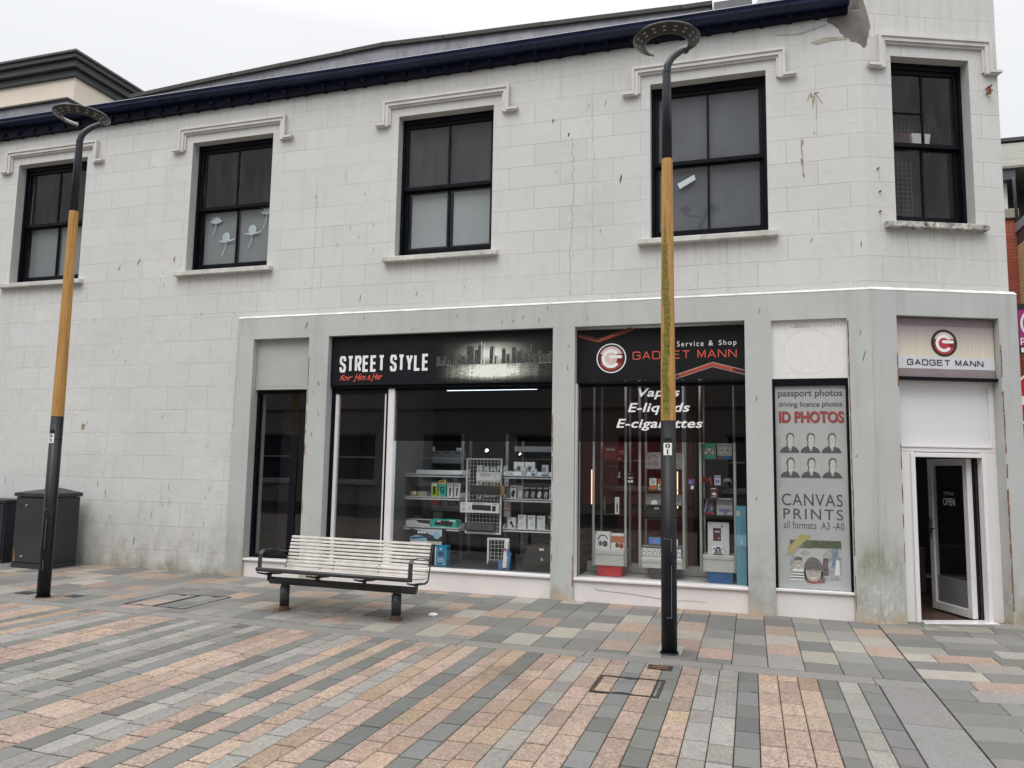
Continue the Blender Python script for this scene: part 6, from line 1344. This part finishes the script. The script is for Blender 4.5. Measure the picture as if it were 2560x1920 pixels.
# right cabinet
def pad(mb, x, z, sc, mi0, mi1, d):
    mb.face([(x+sc*u, d, z+sc*v) for u, v in ((-1, -.7), (-.75, -.75), (-.45, -.2), (.45, -.2), (.75, -.75), (1, -.7), (.9, .3), (.65, .6), (.3, .5), (-.3, .5), (-.65, .6), (-.9, .3))], mi0)
    for u, v, r_ in ((-.55, .15, .2), (.55, .15, .2), (-.25, -.08, .15), (.25, -.08, .15)): mb.disc(x+sc*u, d-.0008, z+sc*v, sc*r_, 12, mi1)
def pad_box(label, x0, x1, c0, deco, pc, bc):
    mats = None; o = carton('controller_box', label, 'controller box', x0, x1, 1.647, 1.828, .37, .05, c0, deco)
    return o
pad_box('green box with a white game controller in the right cabinet', -.542, -.392, (.05, .33, .20), [('r', 0, 1, .28, .72, (.22, .25, .24)), ('r', 0, 1, 0, .28, (.04, .36, .22)), ('p', ((.14, .3), (.26, .32), (.36, .42), (.64, .42), (.74, .32), (.86, .3), (.8, .62), (.62, .68), (.38, .68), (.2, .62)), (.62, .64, .62)), ('d', .3, .56, .010, K_), ('d', .7, .56, .010, K_), ('d', .42, .48, .008, K_), ('d', .58, .48, .008, K_)], W_, K_)
pad_box('silver and blue box with a pale game controller in the right cabinet', -.375, -.21, (.46, .46, .44), [('r', 0, 1, 0, .22, (.05, .13, .38)), ('r', 0, .3, 0, .12, RD), ('r', .1, .9, .84, .9, (.2, .2, .2)), ('p', ((.12, .3), (.24, .28), (.34, .42), (.66, .42), (.76, .28), (.88, .3), (.82, .66), (.62, .72), (.38, .72), (.18, .66)), (.55, .53, .48)), ('d', .3, .57, .011, (.1, .1, .1)), ('d', .7, .57, .011, (.1, .1, .1))], W_, K_)
def pad_thing(label, x, y, z, sc, c, cb):
    t = thing('game_controller', label, 'controller', (x, y, z)); mb = MB()
    out_ = [(-1, -.75), (-.78, -.8), (-.48, -.25), (.48, -.25), (.78, -.8), (1, -.75), (.92, .3), (.66, .6), (.3, .5), (-.3, .5), (-.66, .6), (-.92, .3)]
    mb.prism([(x+sc*u, z+sc*(v+.8)) for u, v in out_], 1, y, y+.025); mb.build('shell', cm(c), t, bevel=.004, seg=2)
    mb = MB()
    for u, v, r_ in ((-.27, -.05, .17), (.27, -.05, .17)): mb.tube([(x+sc*u, y, z+sc*(v+.8)), (x+sc*u, y-.012, z+sc*(v+.8))], sc*r_, 12)
    mb.build('thumbstick', cm(cb), t); mb = MB(); mb.box(x-sc*.3, x+sc*.3, y-.002, y, z+sc*.95, z+sc*1.25); mb.obox((x-sc*.6, y-.001, z+sc*.95), ((sc*.16, 0, 0), (0, .002, 0), (0, 0, sc*.05))); mb.obox((x-sc*.6, y-.001, z+sc*.95), ((sc*.05, 0, 0), (0, .002, 0), (0, 0, sc*.16)))
    for u, v in ((.6, 1.1), (.6, .8), (.47, .95), (.73, .95)): mb.disc(x+sc*u, y-.001, z+sc*v, sc*.07, 8)
    mb.build('buttons', cm(cb), t, fix=False); return t
pad_thing('red game controller on the right cabinet shelf', -.50, .38, 1.347, .063, (.30, .01, .015), (.03, .01, .01)); pad_thing('dark clear game controller at the right of the right cabinet', -.265, .38, 1.355, .055, (.10, .07, .07), (.3, .3, .3)); pad_thing('white and navy game controller before the white console box', -.378, .355, .552, .072, (.68, .68, .70), (.03, .03, .13))
carton('game_pack', 'white pack with dark figures between the two shelf controllers', 'pack', -.41, -.342, 1.347, 1.457, .37, .02, (.55, .56, .62), [('r', .1, .9, .75, .95, (.2, .2, .45)), ('r', .2, .45, .2, .6, (.1, .1, .2)), ('r', .55, .8, .2, .6, (.1, .1, .2))])
carton('price_card', 'dark card with white console picture hung in the right cabinet', 'card', -.464, -.376, 1.195, 1.328, .345, .006, (.06, .008, .012), [('r', .2, .8, .8, .86, W_), ('p', ((.2, .35), (.6, .25), (.85, .4), (.5, .52)), W_), ('d', .8, .3, .012, (.6, .1, .1)), ('r', .2, .8, .1, .14, W_)])
carton('game_case', 'dark blue and red game case in the right cabinet', 'game case', -.535, -.415, 1.01, 1.19, .39, .015, (.03, .035, .09), [('p', ((0, .1), (.3, .9), (.4, .9), (.1, .1)), (.45, .45, .55)), ('p', ((.3, .3), (.9, .7), (.9, .8), (.35, .45)), (.35, .04, .06)), ('p', ((.5, .1), (.9, .3), (.7, .6)), (.2, .2, .3)), ('r', 0, 1, 0, .08, RD), ('r', .05, .18, .9, .98, RD)])
t = thing('retro_console', 'pale grey retro game console with purple switches in the right cabinet', 'console', (-.30, .4, 1.003)); mb = MB(); mb.box(-.39, -.212, .385, .5, 1.003, 1.195); mb.box(-.392, -.21, .378, .385, 1.085, 1.09); mb.build('body', cm((.40, .40, .42)), t, bevel=.005); mb = MB(); mb.box(-.365, -.235, .380, .384, 1.045, 1.07); mb.box(-.31, -.275, .380, .384, 1.015, 1.045); mb.build('switches', cm((.13, .11, .28)), t); mb = MB(); mb.box(-.37, -.23, .381, .385, 1.125, 1.135); mb.box(-.36, -.30, .381, .385, 1.175, 1.186); mb.build('slot', cm((.25, .25, .27)), t)
carton('console_box', 'large white game console box with a dark price card', 'console box', -.493, -.255, .552, .917, .40, .05, (.60, .60, .62), [('r', .25, .62, .42, .82, (.05, .015, .02)), ('r', .32, .56, .68, .74, (.5, .4, .4)), ('d', .52, .5, .01, (.5, .2, .2)), ('p', ((.06, .9), (.16, .92), (.11, .97)), GY), ('d', .66, .88, .012, RD)])
carton('blue_roll_pack', 'tall turquoise wrapped pack standing at the right edge of the gadget window', 'pack', -.172, -.062, .236, 1.118, .20, .09, (.10, .27, .36), [('r', 0, .4, .88, .94, (.4, .45, .42)), ('r', .2, .3, .25, .8, (.16, .36, .45)), ('r', 0, 1, .5, .64, (.2, .42, .55)), ('r', .45, .6, .52, .6, (.5, .6, .6))])
# shop interior beyond the door: counter and stocked back wall
t = thing('shop_counter', 'white counter and dark stocked shelving seen through the corner doorway', 'counter', CH.pt(.8, 2.2, -.03))
mb = MB(CH); mb.box(-.3, 1.8, 2.0, 2.5, -.03, .55); mb.build('counter_panel', cm((.35, .35, .36)), t)
mb = MB(CH); mb.box(-.3, 1.8, 2.85, 2.9, .0, 2.4); mb.build('back_panel', IDARK, t)
for z in (.9, 1.2, 1.5): 
    mb = MB(CH); mb.box(-.3, 1.8, 2.6, 2.84, z-.012, z); mb.build('back_shelf', SHELFD, t)
for k in range(26):
    s = random.uniform(.1, 1.6); z = random.choice((.56, .9, 1.2, 1.5)); w_ = random.uniform(.05, .14); h_ = random.uniform(.08, .2); mb = MB(CH); mb.box(s, s+w_, 2.3 if z < .6 else 2.62, 2.5 if z < .6 else 2.8, z+.001, z+h_); mb.build('stock_item', cm(random.choice(((.03, .03, .035), (.15, .17, .18), (.3, .32, .33), (.06, .08, .09)))), t)

# ------------------------------------------------------------------ neighbours
nb = thing('cream_building', 'cream rendered building with stepped dark cornice behind the left roof end', 'building', (-17, 6, 0))
NX = -12.55
mb = MB(); mb.box(-26, NX, 2.25, 12, 0, 9.0); mb.build('wall', CREAM, nb)
mb = MB(); mb.box(-26, NX+.06, 2.19, 12.06, 8.97, 9.11); mb.box(-26, NX+.15, 2.10, 12.15, 9.111, 9.25); mb.box(-26, NX+.22, 2.03, 12.22, 9.251, 9.34); mb.build('cornice', CORN, nb, bevel=.01)
mb = MB(); mb.box(-26, NX+.26, 1.99, 12.26, 9.342, 9.39); mb.build('roof_edge', plain('cornice_top', (.09, .092, .092), .6, var=.2), nb, bevel=.008)
mb = MB(); mb.tube([(NX+.13, 3.75, 9.2), (NX+.13, 3.75, 8.86), (NX+.05, 3.45, 8.66), (NX+.05, 3.45, 8.2)], .055, 12); mb.build('downpipe', BLACKF, nb)
mb = MB(); mb.box(-13.4, -9.95, .5, 1.6, 6.8, 7.56); mb.prism([(.42, 7.56), (.42, 7.60), (1.7, 7.62), (1.7, 7.56)], 0, -13.4, -9.90)
lb = thing('roof_box', 'low lead-clad roof box at the left end above the gutter', 'roof box', (-11.6, 1, 6.8)); 
mb = MB(); mb.box(-15, -10.18, .02, 1.2, 6.75, 7.13); mb.build('lead_cladding', LEAD, lb); mb = MB(); mb.box(-15, -10.14, -.02, 1.24, 7.131, 7.16); mb.build('capping', CAP, lb)
rb = thing('brick_building', 'red and buff brick building with slate roof down the side street', 'building', (6.5, 9, 0)); BY = 10.
k_ = (BY+9)/15.
x0, x1 = 3.9*k_, 4.455*k_
mb = MB(); mb.box(x0, x1, BY, BY+3, -.1, 1.509+(5.933-1.509)*k_); mb.build('red_pier', RBRICK, rb)
zt = 1.509+(5.95-1.509)*k_; mb = MB(); mb.box(x0, x1+.05, BY-.06, BY+3, zt, zt+.22); mb.build('pier_cap', plain('stone_cap', (.3, .27, .22), .8), rb, bevel=.02)
mb = MB(); mb.box(x1+.002, x1+5, BY-6, BY+2.9, -.1, zt-.62); mb.build('buff_wall', YBRICK, rb)
mb = MB(); mb.box(x1+.0, x1+5, BY-6, BY+2.9, zt-.61, zt-.32); mb.build('dark_band', plain('dark_boards', (.05, .05, .055), .6, var=.3), rb); mb = MB(); mb.box(x1-.03, x1+5, BY-6.03, BY+2.95, zt-.32, zt-.12); mb.build('grey_fascia', plain('grey_fascia', (.24, .26, .29), .5), rb)
mb = MB(); mb.prism([(x1, zt-.12), (x1+4, zt+3), (x1+4, zt-.12)], 1, BY-6, BY+2.9); mb.build('slate_hung_slope', SLATEH, rb)
mb = MB(); mb.box(x0, x0+.62, BY+.2, BY+3, zt+.22, zt+.98); mb.build('white_render_bay', plain('white_render', (.74, .73, .72), .7), rb)
mb = MB(); mb.tube([(x1-.05, BY+.0, zt+1.0), (x1-.02, BY-.05, zt+.85), (x1+.0, BY-.05, zt-.1)], .035, 10); mb.build('downpipe', plain('grey_pipe', (.07, .08, .09), .5), rb)
mb = MB(); mb.box(x0-.3, x1+.02, BY-.05, BY+.35, zt+.88, zt+1.12); mb.build('eaves_gutter', plain('grey_eaves', (.07, .08, .09), .5), rb)
mb = MB(); ze_ = zt+1.12; mb.prism([(BY-.1, ze_), (BY-.1, ze_+.05), (BY+2.8, zt+2.83), (BY+5, ze_+.05), (BY+5, ze_)], 0, x0-.4, x1+3); mb.build('slate_roof', SLATER, rb)
mb = MB(); mb.box(x0-.4, x1+3, BY+2.65, BY+2.95, zt+2.81, zt+2.9); mb.build('ridge', CORN, rb)
for z in (4.39, 3.98):
    mb = MB(); z_ = 1.509+(z-1.509)*k_; mb.box(x1-.35, x1-.02, BY-.06, BY-.002, z_, z_+.06); mb.build('brick_vent', CHROME, rb)
ne = thing('no_entry_sign', 'round red no entry sign with white bar cut by the right edge', 'road sign', (3.335, 1.5, g(3.4))); NXc, NYc, NZc, NR = 3.335, 1.5, 2.40, .375
mb = MB(); mb.tube([(NXc, NYc+.04, g(3.4)-.1), (NXc, NYc+.04, 3.7)], .038, 16); mb.build('post', plain('grey_post', (.25, .26, .27), .45), ne)
mb = MB(); mb.tube([(NXc, NYc-.006, NZc), (NXc, NYc, NZc)], NR, 48, mi=0); mb.disc(NXc, NYc-.0075, NZc, NR*.94, 48, 1); mb.box(NXc-NR*.70, NXc+NR*.70, NYc-.0095, NYc-.0085, NZc-NR*.14, NZc+NR*.14, 0); mb.build('disc', [INKW, NOENT], ne, fix=False)
pk = thing('parking_sign', 'magenta pay parking sign with teal ring above the no entry sign', 'parking sign', (3.40, 1.47, 3.0)); px0, px1, pz0, pz1 = 3.075, 3.72, 3.045, 3.485; py = 1.455
mb = MB(); mb.box(px0, px1, py, py+.012, pz0, pz1); mb.build('sign_plate', MAGENTA, pk, bevel=.003)
mb = MB(); mb.box(px0-.005, px1+.005, py-.002, py+.012, pz1+.001, pz1+.07); mb.box(px0-.005, px1+.005, py-.002, py+.012, pz0-.09, pz0-.001); mb.build('dark_edge', BLK, pk)
mb = MB(); cx, cz = px0+.225, pz0+.27; mb.disc(cx, py-.002, cz, .21, 36, 0); mb.disc(cx, py-.0025, cz, .185, 36, 1); mb.ring(cx, py-.003, cz, .07, .13, 30, 0); mb.build('ring_emblem', [INKW, TEAL], pk, fix=False)
mb = MB(); mb.mesh(fit(text_vf('pay', .012), px0+.008, px0+.15, pz0+.015, pz0+.10), py-.0032); mb.build('lettering', INKW, pk, fix=False)
mb = MB(); mb.box(px0+.01, px0+.07, py-.0045, py-.003, pz0-.075, pz0-.02); mb.build('card_symbol', INKW, pk)
# building across the street: only its reflection shows in the shop glass
op = thing('opposite_building', 'grey rendered building across the street, seen only as a reflection in the shop glass', 'building', (-4, -18, 0)); OY = -17.
mb = MB(Frame((0, OY, 0), PI)); wl = []
for k in range(9):
    s = -12+k*3.6; wl += [(s, s+1.25, 4.9, 7.0)]
    wl += [(s+.2, s+2.0, .9, 2.7)]
mb.wall(-16, 26, -.3, 8.9, wl, 0, .18); mb.build('wall', OPPW, op, fix=False)
mb = MB(Frame((0, OY, 0), PI)); mb.box(-16, 26, .181, 6, -.3, 8.85); mb.build('dark_rooms', IDARK, op)
mb = MB(Frame((0, OY, 0), PI)); mb.box(-16, 26, -.18, .3, 8.9, 9.3); mb.box(-16, 26, -.1, -.001, 3.6, 3.95); mb.build('cornice', OPPW, op)
for h in wl:
    mb = MB(Frame((0, OY, 0), PI)); a, b, c, e = h
    for q_ in ((a, a+.07, c, e), (b-.07, b, c, e), (a+.07, b-.07, e-.07, e), (a+.07, b-.07, c, c+.07), (a+.07, b-.07, (c+e)/2-.03, (c+e)/2+.03)): mb.box(q_[0], q_[1], .08, .14, q_[2], q_[3])
    mb.box(a-.12, b+.12, -.1, .1, c-.12, c-.005); f = mb.build('window', OPPT, op)
